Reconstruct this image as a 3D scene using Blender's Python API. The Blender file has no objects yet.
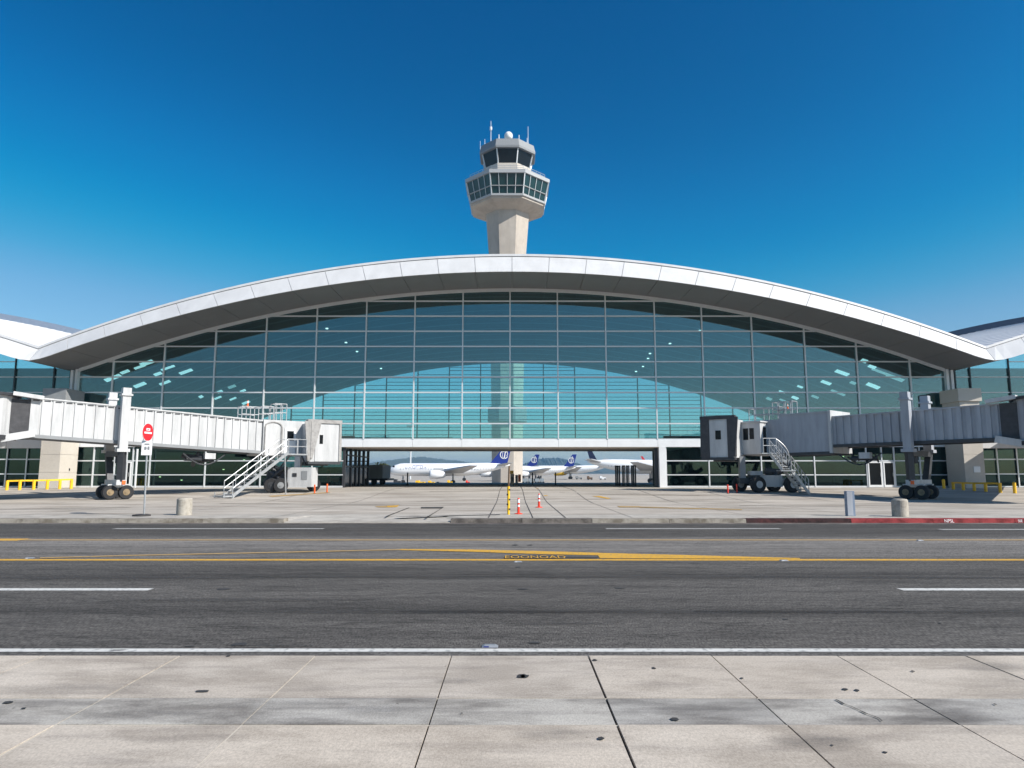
import bpy, math, random
from mathutils import Vector, Matrix
random.seed(7)
R = math.radians
S = bpy.context.scene
COL = S.collection
# ------------------------------------------------------------ camera, sky, sun, exposure
TILT = R(7.25); F = 700.0; EYE = 1.7
cd = bpy.data.cameras.new('camera'); cam = bpy.data.objects.new('camera', cd); COL.objects.link(cam)
cd.sensor_width = 36; cd.lens = F/1024*36; cd.clip_start = .1; cd.clip_end = 20000
cam.location = (0, 0, EYE); cam.rotation_euler = (R(90)+TILT, 0, 0); S.camera = cam
SUN_EL = 37; SUN_AZ = 61            # azimuth: degrees to the right of "behind the camera"
sdir = Vector((math.cos(R(SUN_EL))*math.sin(R(SUN_AZ)), -math.cos(R(SUN_EL))*math.cos(R(SUN_AZ)), math.sin(R(SUN_EL))))
w = bpy.data.worlds.new('World'); S.world = w; w.use_nodes = True
nt = w.node_tree; nt.nodes.clear()
sky = nt.nodes.new('ShaderNodeTexSky'); sky.sky_type = 'NISHITA'; sky.sun_disc = False
sky.sun_elevation = R(SUN_EL); sky.sun_rotation = math.atan2(sdir.x, sdir.y)
sky.air_density = 1.0; sky.dust_density = 0.6; sky.ozone_density = 3.0; sky.altitude = 0
hs = nt.nodes.new('ShaderNodeHueSaturation'); hs.inputs['Hue'].default_value = .485; hs.inputs['Saturation'].default_value = 1.22
bgn = nt.nodes.new('ShaderNodeBackground'); bgn.inputs[1].default_value = .085
out = nt.nodes.new('ShaderNodeOutputWorld')
vm = nt.nodes.new('ShaderNodeVectorMath'); vm.operation = 'SCALE'; vm.inputs['Scale'].default_value = .1244
vn = nt.nodes.new('ShaderNodeVectorMath'); vn.operation = 'SCALE'; vn.inputs['Scale'].default_value = 8.04
cv = nt.nodes.new('ShaderNodeRGBCurve')       # deep polarised blue of a clear dry day
for ch, pts in ((0, [(0,0),(.085,.0),(.11,.004),(.14,.045),(.17,.125),(.2,.19),(.4,.38),(1,.92)]), (1, [(0,0),(.18,.10),(.27,.21),(.35,.33),(.47,.46),(1,.95)]), (2, [(0,0),(.36,.325),(.5,.53),(.72,.74),(1,1)])):
    c = cv.mapping.curves[ch]; c.points[0].location = pts[0]; c.points[-1].location = pts[-1]
    for p in pts[1:-1]: c.points.new(*p)
cv.mapping.extend = 'EXTRAPOLATED'; cv.mapping.update()
nt.links.new(sky.outputs[0], hs.inputs['Color']); nt.links.new(hs.outputs[0], vm.inputs[0]); nt.links.new(vm.outputs[0], cv.inputs['Color']); nt.links.new(cv.outputs[0], vn.inputs[0])
nt.links.new(vn.outputs[0], bgn.inputs[0]); nt.links.new(bgn.outputs[0], out.inputs[0])
sl = bpy.data.lights.new('sun', 'SUN'); sl.energy = 4.6; sl.angle = R(.5); sl.color = (1, .95, .87)
so = bpy.data.objects.new('sun', sl); COL.objects.link(so); so.location = (60, -40, 60)
so.rotation_euler = sdir.to_track_quat('Z', 'Y').to_euler()
S.view_settings.view_transform = 'Standard'; S.view_settings.look = 'None'; S.view_settings.exposure = .55; S.view_settings.gamma = 1
S.render.resolution_x = 1024; S.render.resolution_y = 768
try:
    S.cycles.transparent_max_bounces = 24; S.cycles.max_bounces = 8; S.cycles.volume_bounces = 0
except Exception: pass

def at(px, py, Y):
    "world point at depth Y seen at a photo position (layout survey)"
    a = (px-512)/F; b = (384-py)/F
    dy = math.cos(TILT)-b*math.sin(TILT); dz = math.sin(TILT)+b*math.cos(TILT)
    return Vector((a/dy*Y, Y, EYE+dz/dy*Y))
def G(px, py, z=0.0):
    a = (px-512)/F; b = (384-py)/F
    dy = math.cos(TILT)-b*math.sin(TILT); dz = math.sin(TILT)+b*math.cos(TILT)
    Y = (z-EYE)/dz*dy
    return Vector((a/dy*Y, Y, z))
def gz(Y):
    "height of the apron along Y"
    if 40 < Y < 56: q = (Y-40)/16; return .45*q*q*(3-2*q)
    P = [(0,0),(40,0),(56,.45),(92,.45),(170,-1.2),(9000,-1.2)]
    for (a,za),(b,zb) in zip(P, P[1:]):
        if a <= Y <= b: return za+(zb-za)*(Y-a)/(b-a)
    return 0
# ------------------------------------------------------------ materials
def mat(name, col, rough=.6, metal=0., var=.12, scale=3., bump=0., spec=.5, stretch=(1,1,1), col2=None, detail=6):
    m = bpy.data.materials.new(name); m.use_nodes = True; n = m.node_tree.nodes; l = m.node_tree.links
    p = n['Principled BSDF']; p.inputs['Roughness'].default_value = rough; p.inputs['Metallic'].default_value = metal
    p.inputs['Specular IOR Level'].default_value = spec
    tc = n.new('ShaderNodeTexCoord'); mp = n.new('ShaderNodeMapping'); mp.inputs['Scale'].default_value = stretch
    no = n.new('ShaderNodeTexNoise'); no.inputs['Scale'].default_value = scale; no.inputs['Detail'].default_value = detail; no.inputs['Roughness'].default_value = .65
    l.new(tc.outputs['Object'], mp.inputs[0]); l.new(mp.outputs[0], no.inputs['Vector'])
    rp = n.new('ShaderNodeValToRGB'); rp.color_ramp.elements[0].position = .3; rp.color_ramp.elements[1].position = .7
    c = col; d = col2 or tuple(x*(1-var) for x in col); e = tuple(min(1, x*(1+var*.6)) for x in col)
    rp.color_ramp.elements[0].color = (*d, 1); rp.color_ramp.elements[1].color = (*(e if not col2 else col), 1)
    l.new(no.outputs[0], rp.inputs[0]); l.new(rp.outputs[0], p.inputs['Base Color'])
    if bump:
        b = n.new('ShaderNodeBump'); b.inputs['Strength'].default_value = bump; b.inputs['Distance'].default_value = .02
        n2 = n.new('ShaderNodeTexNoise'); n2.inputs['Scale'].default_value = scale*12; l.new(mp.outputs[0], n2.inputs['Vector'])
        l.new(n2.outputs[0], b.inputs['Height']); l.new(b.outputs[0], p.inputs['Normal'])
    return m
def glass(name, tint, refl, base=.16, rough=.0):
    m = bpy.data.materials.new(name); m.use_nodes = True; n = m.node_tree.nodes; l = m.node_tree.links; n.clear()
    o = n.new('ShaderNodeOutputMaterial'); t = n.new('ShaderNodeBsdfTransparent'); t.inputs[0].default_value = (*tint, 1)
    g = n.new('ShaderNodeBsdfGlossy'); g.inputs[0].default_value = (*refl, 1); g.inputs['Roughness'].default_value = rough
    lw = n.new('ShaderNodeLayerWeight'); lw.inputs[0].default_value = .5
    pw = n.new('ShaderNodeMath'); pw.operation = 'POWER'; pw.inputs[1].default_value = 4
    ma = n.new('ShaderNodeMath'); ma.operation = 'MULTIPLY_ADD'; ma.inputs[1].default_value = 1-base; ma.inputs[2].default_value = base; ma.use_clamp = True
    mx = n.new('ShaderNodeMixShader')
    # faint waviness of large panes
    tc = n.new('ShaderNodeTexCoord'); no = n.new('ShaderNodeTexNoise'); no.inputs['Scale'].default_value = .5
    bp = n.new('ShaderNodeBump'); bp.inputs['Strength'].default_value = .03; bp.inputs['Distance'].default_value = .05
    l.new(tc.outputs['Object'], no.inputs['Vector']); l.new(no.outputs[0], bp.inputs['Height']); l.new(bp.outputs[0], g.inputs['Normal'])
    l.new(lw.outputs['Facing'], pw.inputs[0]); l.new(pw.outputs[0], ma.inputs[0]); l.new(ma.outputs[0], mx.inputs[0])
    l.new(t.outputs[0], mx.inputs[1]); l.new(g.outputs[0], mx.inputs[2]); l.new(mx.outputs[0], o.inputs[0])
    return m
def emit(name, col, s):
    m = bpy.data.materials.new(name); m.use_nodes = True; p = m.node_tree.nodes['Principled BSDF']
    p.inputs['Base Color'].default_value = (*col, 1); p.inputs['Emission Color'].default_value = (*col, 1); p.inputs['Emission Strength'].default_value = s
    return m

def concrete(name, c1, c2, stain, bands=0.0, island=False, scale=1.0, spots=True, streak=(1,1,1), st2=.82):
    m = bpy.data.materials.new(name); m.use_nodes = True; n = m.node_tree.nodes; l = m.node_tree.links
    p = n['Principled BSDF']; p.inputs['Roughness'].default_value = .88; p.inputs['Specular IOR Level'].default_value = .25
    tc = n.new('ShaderNodeTexCoord')
    def noise(sc, det=8, st=(1,1,1), off=0):
        mp = n.new('ShaderNodeMapping'); mp.inputs['Scale'].default_value = st; mp.inputs['Location'].default_value = (off, off*.7, 0)
        l.new(tc.outputs['Object'], mp.inputs[0]); t = n.new('ShaderNodeTexNoise'); t.inputs['Scale'].default_value = sc; t.inputs['Detail'].default_value = det
        t.inputs['Roughness'].default_value = .62
        l.new(mp.outputs[0], t.inputs['Vector']); return t.outputs[0]
    def ramp(src, a, b, ca, cb):
        r = n.new('ShaderNodeValToRGB'); e = r.color_ramp.elements; e[0].position = a; e[1].position = b; e[0].color = (*ca,1); e[1].color = (*cb,1)
        l.new(src, r.inputs[0]); return r.outputs[0]
    def mul(a, b, f=1.0):
        x = n.new('ShaderNodeMix'); x.data_type = 'RGBA'; x.blend_type = 'MULTIPLY'; x.inputs[0].default_value = f
        l.new(a, x.inputs[6]); l.new(b, x.inputs[7]); return x.outputs[2]
    c = ramp(noise(.6*scale, 8, streak), .3, .72, c1, c2)
    c = mul(c, ramp(noise(1.7*scale, 10, streak, 5), .38, .56, stain, (1,1,1)))
    c = mul(c, ramp(noise(3.1*scale, 12, (streak[0]*.5,1.6,1), 15), .36, .5, (st2,st2,st2+.01), (1,1,1)))
    c = mul(c, ramp(noise(45*scale, 6, (1,1,1), 2), .25, .6, (.78,.78,.78), (1.0,1.0,1.0)))
    c = mul(c, ramp(noise(110, 3, (1,.35,1), 9), .3, .65, (.74,.74,.74), (1.0,1.0,1.0)))
    if spots:
        v = n.new('ShaderNodeTexVoronoi'); v.inputs['Scale'].default_value = 2.3; v.inputs['Randomness'].default_value = 1; l.new(tc.outputs['Object'], v.inputs['Vector'])
        c = mul(c, ramp(v.outputs['Distance'], .018, .03, (.35,.34,.33), (1,1,1)))
    if island:
        ge = n.new('ShaderNodeNewGeometry'); c = mul(c, ramp(ge.outputs['Random Per Island'], 0, 1, (.85,.86,.88), (1.0,1.0,1.0)))
    l.new(c, p.inputs['Base Color'])
    b = n.new('ShaderNodeBump'); b.inputs['Strength'].default_value = .35; b.inputs['Distance'].default_value = .004
    l.new(noise(90, 6), b.inputs['Height']); l.new(b.outputs[0], p.inputs['Normal'])
    return m
M = {}
M['slab'] = concrete('pavement_concrete', (.54,.465,.385), (.68,.60,.51), (.74,.73,.72), island=True, streak=(.6,1,1))
M['slab_dark'] = concrete('pavement_concrete_grey', (.42,.39,.35), (.60,.565,.51), (.46,.45,.45), island=True, scale=1.3, streak=(.4,1,1))
M['apron'] = concrete('apron_concrete', (.46,.415,.36), (.62,.56,.49), (.70,.68,.66), scale=.35, streak=(.35,1,1), spots=False)
M['walk'] = concrete('far_walk_concrete', (.46,.425,.38), (.58,.54,.48), (.8,.79,.78), scale=.8, spots=False)
M['kerb'] = concrete('kerb_concrete', (.30,.27,.23), (.44,.40,.34), (.55,.52,.48), scale=1.4, spots=False)
M['kerb_dark'] = concrete('kerb_stained', (.14,.12,.11), (.26,.23,.2), (.5,.5,.5), scale=1.5, spots=False)
M['kerb_red'] = concrete('kerb_red_paint', (.30,.045,.05), (.42,.07,.07), (.5,.45,.45), scale=1.5, spots=False)
M['kerb_worn'] = concrete('kerb_worn_red_paint', (.04,.03,.03), (.12,.04,.04), (.4,.4,.4), scale=2.2, spots=False)
M['tower'] = concrete('tower_concrete', (.52,.46,.40), (.62,.56,.49), (.88,.87,.86), scale=.25, spots=False, streak=(1,1,.3), st2=.93)
M['girder'] = mat('girder_paint', (.62,.56,.50), .7, var=.1)
M['limestone'] = concrete('pier_stone', (.62,.57,.50), (.68,.63,.56), (.96,.96,.96), scale=.5, spots=False, st2=.97)
M['bollard'] = concrete('bollard_concrete', (.46,.42,.36), (.56,.52,.45), (.8,.79,.77), scale=3, spots=False)
def asphalt(name):
    m = bpy.data.materials.new(name); m.use_nodes = True; n = m.node_tree.nodes; l = m.node_tree.links
    p = n['Principled BSDF']; p.inputs['Roughness'].default_value = .9; p.inputs['Specular IOR Level'].default_value = .2
    tc = n.new('ShaderNodeTexCoord')
    def noise(sc, det, st, off=0):
        mp = n.new('ShaderNodeMapping'); mp.inputs['Scale'].default_value = st; mp.inputs['Location'].default_value = (off, off, 0)
        l.new(tc.outputs['Object'], mp.inputs[0]); t = n.new('ShaderNodeTexNoise'); t.inputs['Scale'].default_value = sc; t.inputs['Detail'].default_value = det
        t.inputs['Roughness'].default_value = .6; l.new(mp.outputs[0], t.inputs['Vector']); return t.outputs[0]
    def mulc(a, b):
        x = n.new('ShaderNodeMix'); x.data_type = 'RGBA'; x.blend_type = 'MULTIPLY'; x.inputs[0].default_value = 1
        l.new(a, x.inputs[6]); l.new(b, x.inputs[7]); return x.outputs[2]
    # lane-by-lane tone across the road (old and newer surfacing, wheel tracks)
    sx = n.new('ShaderNodeSeparateXYZ'); l.new(tc.outputs['Object'], sx.inputs[0])
    wob = noise(.5, 3, (.3,1,1), 3); ad = n.new('ShaderNodeMath'); ad.operation = 'MULTIPLY_ADD'; ad.inputs[1].default_value = .7
    l.new(wob, ad.inputs[0]); l.new(sx.outputs['Y'], ad.inputs[2])
    mr = n.new('ShaderNodeMapRange'); mr.inputs[1].default_value = 7.3; mr.inputs[2].default_value = 27.3; l.new(ad.outputs[0], mr.inputs[0])
    r = n.new('ShaderNodeValToRGB'); e = r.color_ramp.elements
    stops = [(0,.13),(.04,.11),(.09,.10),(.115,.095),(.14,.058),(.165,.092),(.23,.105),(.285,.095),(.312,.06),(.335,.09),(.42,.11),(.46,.15),(.62,.20),(.66,.17),(.71,.095),(.80,.08),(.9,.075),(1,.11)]
    e[0].position, e[1].position = 0, 1
    e[0].color = (stops[0][1],)*3+(1,); e[1].color = (stops[-1][1],)*3+(1,)
    for pos, v in stops[1:-1]:
        q = e.new(pos); q.color = (v*1.04, v*.965, v*.89, 1)
    l.new(mr.outputs[0], r.inputs[0]); c = r.outputs[0]
    def rmp(src, a, b, va, vb):
        q = n.new('ShaderNodeValToRGB'); q.color_ramp.elements[0].position = a; q.color_ramp.elements[1].position = b
        q.color_ramp.elements[0].color = (va,)*3+(1,); q.color_ramp.elements[1].color = (vb,)*3+(1,); l.new(src, q.inputs[0]); return q.outputs[0]
    c = mulc(c, rmp(noise(1.0, 8, (.12,1.4,1)), .35, .65, .8, 1.1))
    c = mulc(c, rmp(noise(2.2, 6, (.25,1.6,1), 8), .33, .52, .75, 1.04))
    c = mulc(c, rmp(noise(60, 3, (1,.22,1)), .32, .68, .38, 1.6))
    c = mulc(c, rmp(noise(16, 8, (.5,1,1), 4), .3, .7, .68, 1.25))
    # fine wandering cracks and tar bleeding
    q = n.new('ShaderNodeValToRGB'); ee = q.color_ramp.elements; ee[0].position = .487; ee[0].color = (1,1,1,1); ee[1].position = .513; ee[1].color = (1,1,1,1); k = ee.new(.5); k.color = (.45,.45,.45,1)
    l.new(noise(1.3, 9, (.16,1.5,1), 21), q.inputs[0]); c = mulc(c, q.outputs[0])
    l.new(c, p.inputs['Base Color'])
    b = n.new('ShaderNodeBump'); b.inputs['Strength'].default_value = .6; b.inputs['Distance'].default_value = .008
    l.new(noise(90, 4, (1,1,1)), b.inputs['Height']); l.new(b.outputs[0], p.inputs['Normal'])
    return m
M['asphalt'] = asphalt('road_asphalt')
M['earth'] = mat('dry_earth', (.22,.19,.14), .95, var=.3, scale=.01)
M['hill'] = mat('hill_scrub', (.05,.06,.04), .95, var=.4, scale=.01, detail=10)
M['joint'] = mat('joint_dirt', (.045,.042,.04), .95, var=.3, scale=6)
M['joint_light'] = mat('joint_mortar', (.50,.45,.38), .95, var=.15, scale=6)
M['tar'] = mat('tar', (.045,.042,.04), .7, var=.3, scale=5)
M['oil'] = mat('oil_stain', (.10,.09,.085), .7, var=.4, scale=5)
def worn(name, col, under):
    m = mat(name, col, .7, var=.1, scale=3); n = m.node_tree.nodes; l = m.node_tree.links; p = n['Principled BSDF']
    tc = n.new('ShaderNodeTexCoord'); t = n.new('ShaderNodeTexNoise'); t.inputs['Scale'].default_value = 14; t.inputs['Detail'].default_value = 8; l.new(tc.outputs['Object'], t.inputs['Vector'])
    r = n.new('ShaderNodeValToRGB'); r.color_ramp.elements[0].position = .36; r.color_ramp.elements[1].position = .46; l.new(t.outputs[0], r.inputs[0])
    x = n.new('ShaderNodeMix'); x.data_type = 'RGBA'; l.new(r.outputs[0], x.inputs[0]); x.inputs[6].default_value = (*under, 1)
    src = p.inputs['Base Color'].links[0].from_socket; l.new(src, x.inputs[7]); l.new(x.outputs[2], p.inputs['Base Color'])
    return m
M['line_white'] = worn('white_line_paint', (.60,.59,.56), (.33,.33,.32))
M['line_faint'] = worn('worn_white_line_paint', (.36,.35,.33), (.16,.16,.155))
M['line_yellow'] = worn('yellow_line_paint', (.62,.34,.03), (.30,.21,.10))
M['line_yfaint'] = worn('worn_yellow_line_paint', (.42,.27,.10), (.22,.18,.13))
M['white'] = mat('white_paint', (.78,.79,.80), .4, var=.07, scale=1.2)
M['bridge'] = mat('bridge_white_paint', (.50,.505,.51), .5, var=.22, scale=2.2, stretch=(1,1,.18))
M['bridge_shade_grey'] = mat('bridge_shade_grey_paint', (.34,.36,.40), .5, var=.22, scale=2.2, stretch=(1,1,.18))  # bridge white darkened for the shaded right bridge; also grey on the square post
M['cladding'] = mat('fascia_aluminium_white', (.60,.60,.605), .45, metal=.0, var=.10, scale=.9, stretch=(1,1,.4))
M['soffit'] = mat('soffit_metal', (.19,.185,.185), .5, metal=.2, var=.08, scale=.5)
M['mullion'] = mat('mullion_aluminium', (.66,.68,.70), .4, metal=.2, var=.05)
M['mullion_dark'] = mat('dark_mullion', (.03,.05,.06), .5, var=.1)
M['roof'] = mat('roof_standing_seam', (.74,.73,.72), .45, var=.05, scale=.5)
M['roof_top'] = mat('roof_membrane', (.55,.55,.55), .8, var=.1, scale=.3)
M['parapet_grey'] = mat('parapet_grey', (.20,.25,.33), .5)
M['parapet_navy'] = mat('parapet_navy', (.015,.03,.06), .8, spec=.05)
M['black'] = mat('black_rubber', (.018,.018,.02), .8, var=.3, scale=8)
M['steel_dark'] = mat('dark_steel', (.05,.052,.058), .5, metal=.3, var=.3, scale=4)
M['steel'] = mat('galvanised_steel', (.45,.46,.47), .45, metal=.6, var=.2, scale=5)
M['grey'] = mat('grey_paint', (.24,.25,.26), .6, var=.1)
M['bellows'] = mat('canopy_fabric', (.33,.32,.31), .85, var=.3, scale=4)
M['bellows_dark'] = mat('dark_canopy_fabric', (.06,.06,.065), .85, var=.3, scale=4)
M['interior'] = mat('interior_wall', (.055,.07,.07), .8, var=.5, scale=.8)
M['floor'] = mat('hall_floor', (.12,.12,.12), .4, var=.1)
M['navy'] = mat('navy_paint', (.012,.03,.22), .4, var=.05)
M['navy_dark'] = mat('dark_navy_paint', (.01,.015,.05), .4, var=.05)
M['red'] = mat('red_paint', (.62,.02,.03), .4, var=.08)
M['orange'] = mat('orange_plastic', (.85,.13,.015), .5, var=.1)
M['redorange'] = mat('red_orange_plastic', (.80,.05,.02), .5, var=.1)
M['yellow'] = mat('yellow_paint', (.85,.50,.015), .5, var=.12, scale=3)
M['plane'] = mat('aircraft_white', (.82,.83,.85), .25, var=.03)
M['wing'] = mat('wing_grey', (.40,.41,.43), .4, var=.06)
M['rust'] = mat('hub_paint', (.25,.18,.10), .6, var=.3, scale=6)
M['pane_dark'] = mat('dark_pane', (.008,.010,.012), .1, var=.1, spec=.15)
M['tower_glass'] = mat('tower_window', (.008,.035,.038), .06, var=.1, spec=.35)
M['container'] = mat('container_grey', (.25,.29,.32), .6, var=.12, stretch=(1,1,.3))
M['brown'] = mat('wood_brown', (.14,.08,.04), .8)
M['leaf'] = mat('foliage', (.07,.085,.025), .8, var=.4, scale=3)
M['glass'] = glass('curtain_glass', (.62,.86,.88), (.82,.95,.92), .125)
M['glass_rear'] = glass('rear_glass', (.93,1,.98), (.55,.85,.9), .05)
M['glass_low'] = glass('shopfront_glass', (.42,.62,.57), (.6,.85,.85), .07)
M['skyglow'] = emit('sky_patch_glow', (.80,.93,.93), .75)  # emission stands for sky brightness in the ceiling patches
M['skyglow_dim'] = emit('sky_patch_glow_dim', (.7,.88,.88), .33)
M['tower_band'] = mat('tower_band_paint', (.40,.41,.42), .5, var=.08)
M['downlight'] = emit('downlight_lens', (1,1,.95), 1.6)
M['roomlamp'] = emit('room_lamp', (1,.85,.5), 2.2)
def ceiling_mat():
    m = mat('ribbed_ceiling', (.05,.05,.05), .7, var=.1, scale=1); n = m.node_tree.nodes; l = m.node_tree.links; p = n['Principled BSDF']
    tc = n.new('ShaderNodeTexCoord'); s = n.new('ShaderNodeSeparateXYZ'); l.new(tc.outputs['Object'], s.inputs[0])
    a = n.new('ShaderNodeMath'); a.operation = 'MULTIPLY'; a.inputs[1].default_value = .55; l.new(s.outputs['Y'], a.inputs[0])
    f = n.new('ShaderNodeMath'); f.operation = 'FRACT'; l.new(a.outputs[0], f.inputs[0])
    r = n.new('ShaderNodeValToRGB'); r.color_ramp.elements[0].position = .12; r.color_ramp.elements[1].position = .16
    r.color_ramp.elements[0].color = (.10,.11,.12,1); r.color_ramp.elements[1].color = (.022,.026,.03,1); l.new(f.outputs[0], r.inputs[0]); l.new(r.outputs[0], p.inputs['Base Color'])
    return m
M['ceiling'] = ceiling_mat()
# ------------------------------------------------------------ mesh builder
ORG = {}
class MB:
    def __init__(s): s.v = []; s.f = []
    def add(s, vs, fs):
        o = len(s.v); s.v += [Vector(v) for v in vs]; s.f += [tuple(i+o for i in f) for f in fs]; return s
    def hexa(s, b, t):      # bottom ring (n points), top ring
        n = len(b); return s.add(list(b)+list(t), [tuple(reversed(range(n))), tuple(range(n, 2*n))]+[(i, (i+1) % n, n+(i+1) % n, n+i) for i in range(n)])
    def box(s, x0, x1, y0, y1, z0, z1):
        return s.hexa([(x0,y0,z0),(x1,y0,z0),(x1,y1,z0),(x0,y1,z0)], [(x0,y0,z1),(x1,y0,z1),(x1,y1,z1),(x0,y1,z1)])
    def beam(s, p, q, w, h=None, up=(0,0,1)):
        p, q = Vector(p), Vector(q); h = h or w; d = (q-p).normalized(); up = Vector(up)
        if abs(d.dot(up)) > .98: up = Vector((0,1,0))
        a = d.cross(up).normalized()*w/2; b = a.cross(d).normalized()*h/2
        return s.hexa([p-a-b, p+a-b, p+a+b, p-a+b], [q-a-b, q+a-b, q+a+b, q-a+b])
    def tube(s, p, q, r, r2=None, n=10):
        p, q = Vector(p), Vector(q); r2 = r if r2 is None else r2; d = (q-p).normalized(); up = Vector((0,0,1)) if abs(d.z) < .95 else Vector((1,0,0))
        a = d.cross(up).normalized(); b = a.cross(d)
        ring = lambda c, rr: [c+(a*math.cos(2*math.pi*i/n)+b*math.sin(2*math.pi*i/n))*rr for i in range(n)]
        return s.hexa(ring(p, r), ring(q, r2))
    def lathe(s, prof, c=(0,0,0), n=20, ax='z', ph=0):
        c = Vector(c); vs = []; m = len(prof)
        for (r, h) in prof:
            for i in range(n):
                a = 2*math.pi*i/n+ph
                vs.append(c+(Vector((r*math.cos(a), r*math.sin(a), h)) if ax == 'z' else Vector((h, r*math.cos(a), r*math.sin(a)))))
        fs = [(j*n+i, j*n+(i+1) % n, (j+1)*n+(i+1) % n, (j+1)*n+i) for j in range(m-1) for i in range(n)]
        fs += [tuple(reversed(range(n))), tuple(range((m-1)*n, m*n))]
        return s.add(vs, fs)
    def sheet(s, pts): return s.add(pts, [tuple(range(len(pts)))])
    def build(s, name, m, parent=None, smooth=False, org=None):
        me = bpy.data.meshes.new(name)
        if org is None: org = ORG.get(parent.name, Vector((0,0,0))) if parent else Vector((0,0,0))
        me.from_pydata([v-org for v in s.v], [], s.f); me.update()
        me.materials.append(m if not isinstance(m, str) else M[m])
        if smooth:
            for p in me.polygons: p.use_smooth = True
        import bmesh
        bm = bmesh.new(); bm.from_mesh(me); bmesh.ops.recalc_face_normals(bm, faces=bm.faces); bm.to_mesh(me); bm.free()
        o = bpy.data.objects.new(name, me); COL.objects.link(o)
        if parent: o.parent = parent; ORG[o.name] = org
        return o
def tag(o, label, cat, group=None):
    o['label'] = label; o['category'] = cat
    if group: o['group'] = group
    return o
def thing(name, label, cat, loc=(0,0,0), group=None, world=True):
    o = bpy.data.objects.new(name, None); COL.objects.link(o); o.location = loc; o.empty_display_size = .3
    tag(o, label, cat, group); ORG[o.name] = Vector(loc) if world else Vector((0,0,0)); return o
def struct(name, mb, m, smooth=False):
    o = mb.build(name, m, smooth=smooth); o['kind'] = 'structure'; return o
def kids(o): return [c for c in bpy.data.objects if c.parent == o]
def dup(root, loc, rz=0, label=None, sc=None):
    r = root.copy(); COL.objects.link(r); r.location = loc; r.rotation_euler = (0, 0, rz)
    if sc: r.scale = (sc, sc, sc)
    if label: r['label'] = label
    for ch in kids(root):
        c = ch.copy(); COL.objects.link(c); c.parent = r
        for g in kids(ch):
            d = g.copy(); COL.objects.link(d); d.parent = c
    return r
def text_mb(txt, size, fn):
    cu = bpy.data.curves.new('t', 'FONT'); cu.body = txt; cu.size = size; cu.align_x = 'CENTER'; cu.align_y = 'CENTER'; cu.extrude = 0
    o = bpy.data.objects.new('t', cu); COL.objects.link(o); bpy.context.view_layer.update()
    me = bpy.data.meshes.new_from_object(o.evaluated_get(bpy.context.evaluated_depsgraph_get()))
    mb = MB(); mb.add([fn(v.co.x, v.co.y) for v in me.vertices], [tuple(p.vertices) for p in me.polygons])
    bpy.data.objects.remove(o); return mb
# ============================================================ GROUND
mb = MB(); mb.sheet([(-9000,-3000,-1.35),(9000,-3000,-1.35),(9000,12000,-1.35),(-9000,12000,-1.35)]); struct('ground', mb, 'earth')
KN = 6.84; RZ = -.15; KF = 26.6; KT = 27.15
mb = MB()
for x0 in range(-400, 400, 100): mb.box(x0, x0+100, KN+.0, KF+.3, RZ-.3, RZ) if False else None
mb.box(-400, 400, KN-.05, KF+.5, RZ-.4, RZ); struct('road', mb, 'asphalt')
# near pavement: slabs with real gaps over a dirt bed
mb = MB(); mb.box(-400, 400, -14, KN-.02, -.5, -.02); struct('pavement_bed', mb, 'joint')
xs = [(-.566,.012),(.715,.018),(1.87,.014),(3.05,.014),(4.25,.016)]
X = [-60+.0]
jx = sorted([(-.566-1.27*k, .012 if k % 2 else .02) for k in range(1, 24)]+xs+[(4.25+1.22*k, .014) for k in range(1, 24)])
jx = [(-1.84,.010) if abs(x+1.836) < .02 else (x, g) for x, g in jx]
ys = [-13, -10.5,-8,-5.5,-3,-.6,1.6,3.3,5.02,5.59,KN]
mbl, mbd = MB(), MB()
for (xa, ga), (xb, gb) in zip(jx, jx[1:]):
    for k, (ya, yb) in enumerate(zip(ys, ys[1:])):
        tgt = mbd if (ya, yb) == (5.02, 5.59) else mbl
        g = .005
        z = random.uniform(-.003, .003)
        tgt.box(xa+ga/2, xb-gb/2, ya+g, yb-g, -.06, z)
struct('near_pavement', mbl, 'slab'); struct('near_pavement_strip', mbd, 'slab_dark')
mb = MB()
for y in (5.02, 5.59): mb.box(-30, 30, y-.005, y+.005, -.03, -.004)
for x in (-1.84, -3.106): mb.box(x-.006, x+.006, 1.6, KN-.01, -.03, -.0035)
struct('pavement_joint_mortar', mb, 'joint_light')
mb = MB(); mb.box(-400, 400, KN-.12, KN-.002, -.3, -.062); struct('near_kerb', mb, 'kerb')
mb = MB()
p0 = G(835, 700); p1 = G(884, 722)
pts = [p0.lerp(p1, i/9)+Vector((random.uniform(-.012,.012), random.uniform(-.008,.008), 0)) for i in range(10)]
for i in range(9):
    a, b = pts[i], pts[i+1]; wd = .003+.006*random.random()
    mb.sheet([a+Vector((-wd,0,.006)), a+Vector((wd,0,.006)), b+Vector((wd,0,.006)), b+Vector((-wd,0,.006))])
struct('pavement_crack', mb, 'tar')
def blob(px, py, w, h, z, n=14):
    c = G(px, py, z); mb = MB(); s = c.y/F
    pts = []
    for i in range(n):
        a = 2*math.pi*i/n; q = random.uniform(.75, 1.1); pts.append(c+Vector((math.cos(a)*w*s/2*q, math.sin(a)*h*s/2*c.y/1.7*q, 0)))
    return mb.sheet(pts)
allb = MB()
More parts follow.
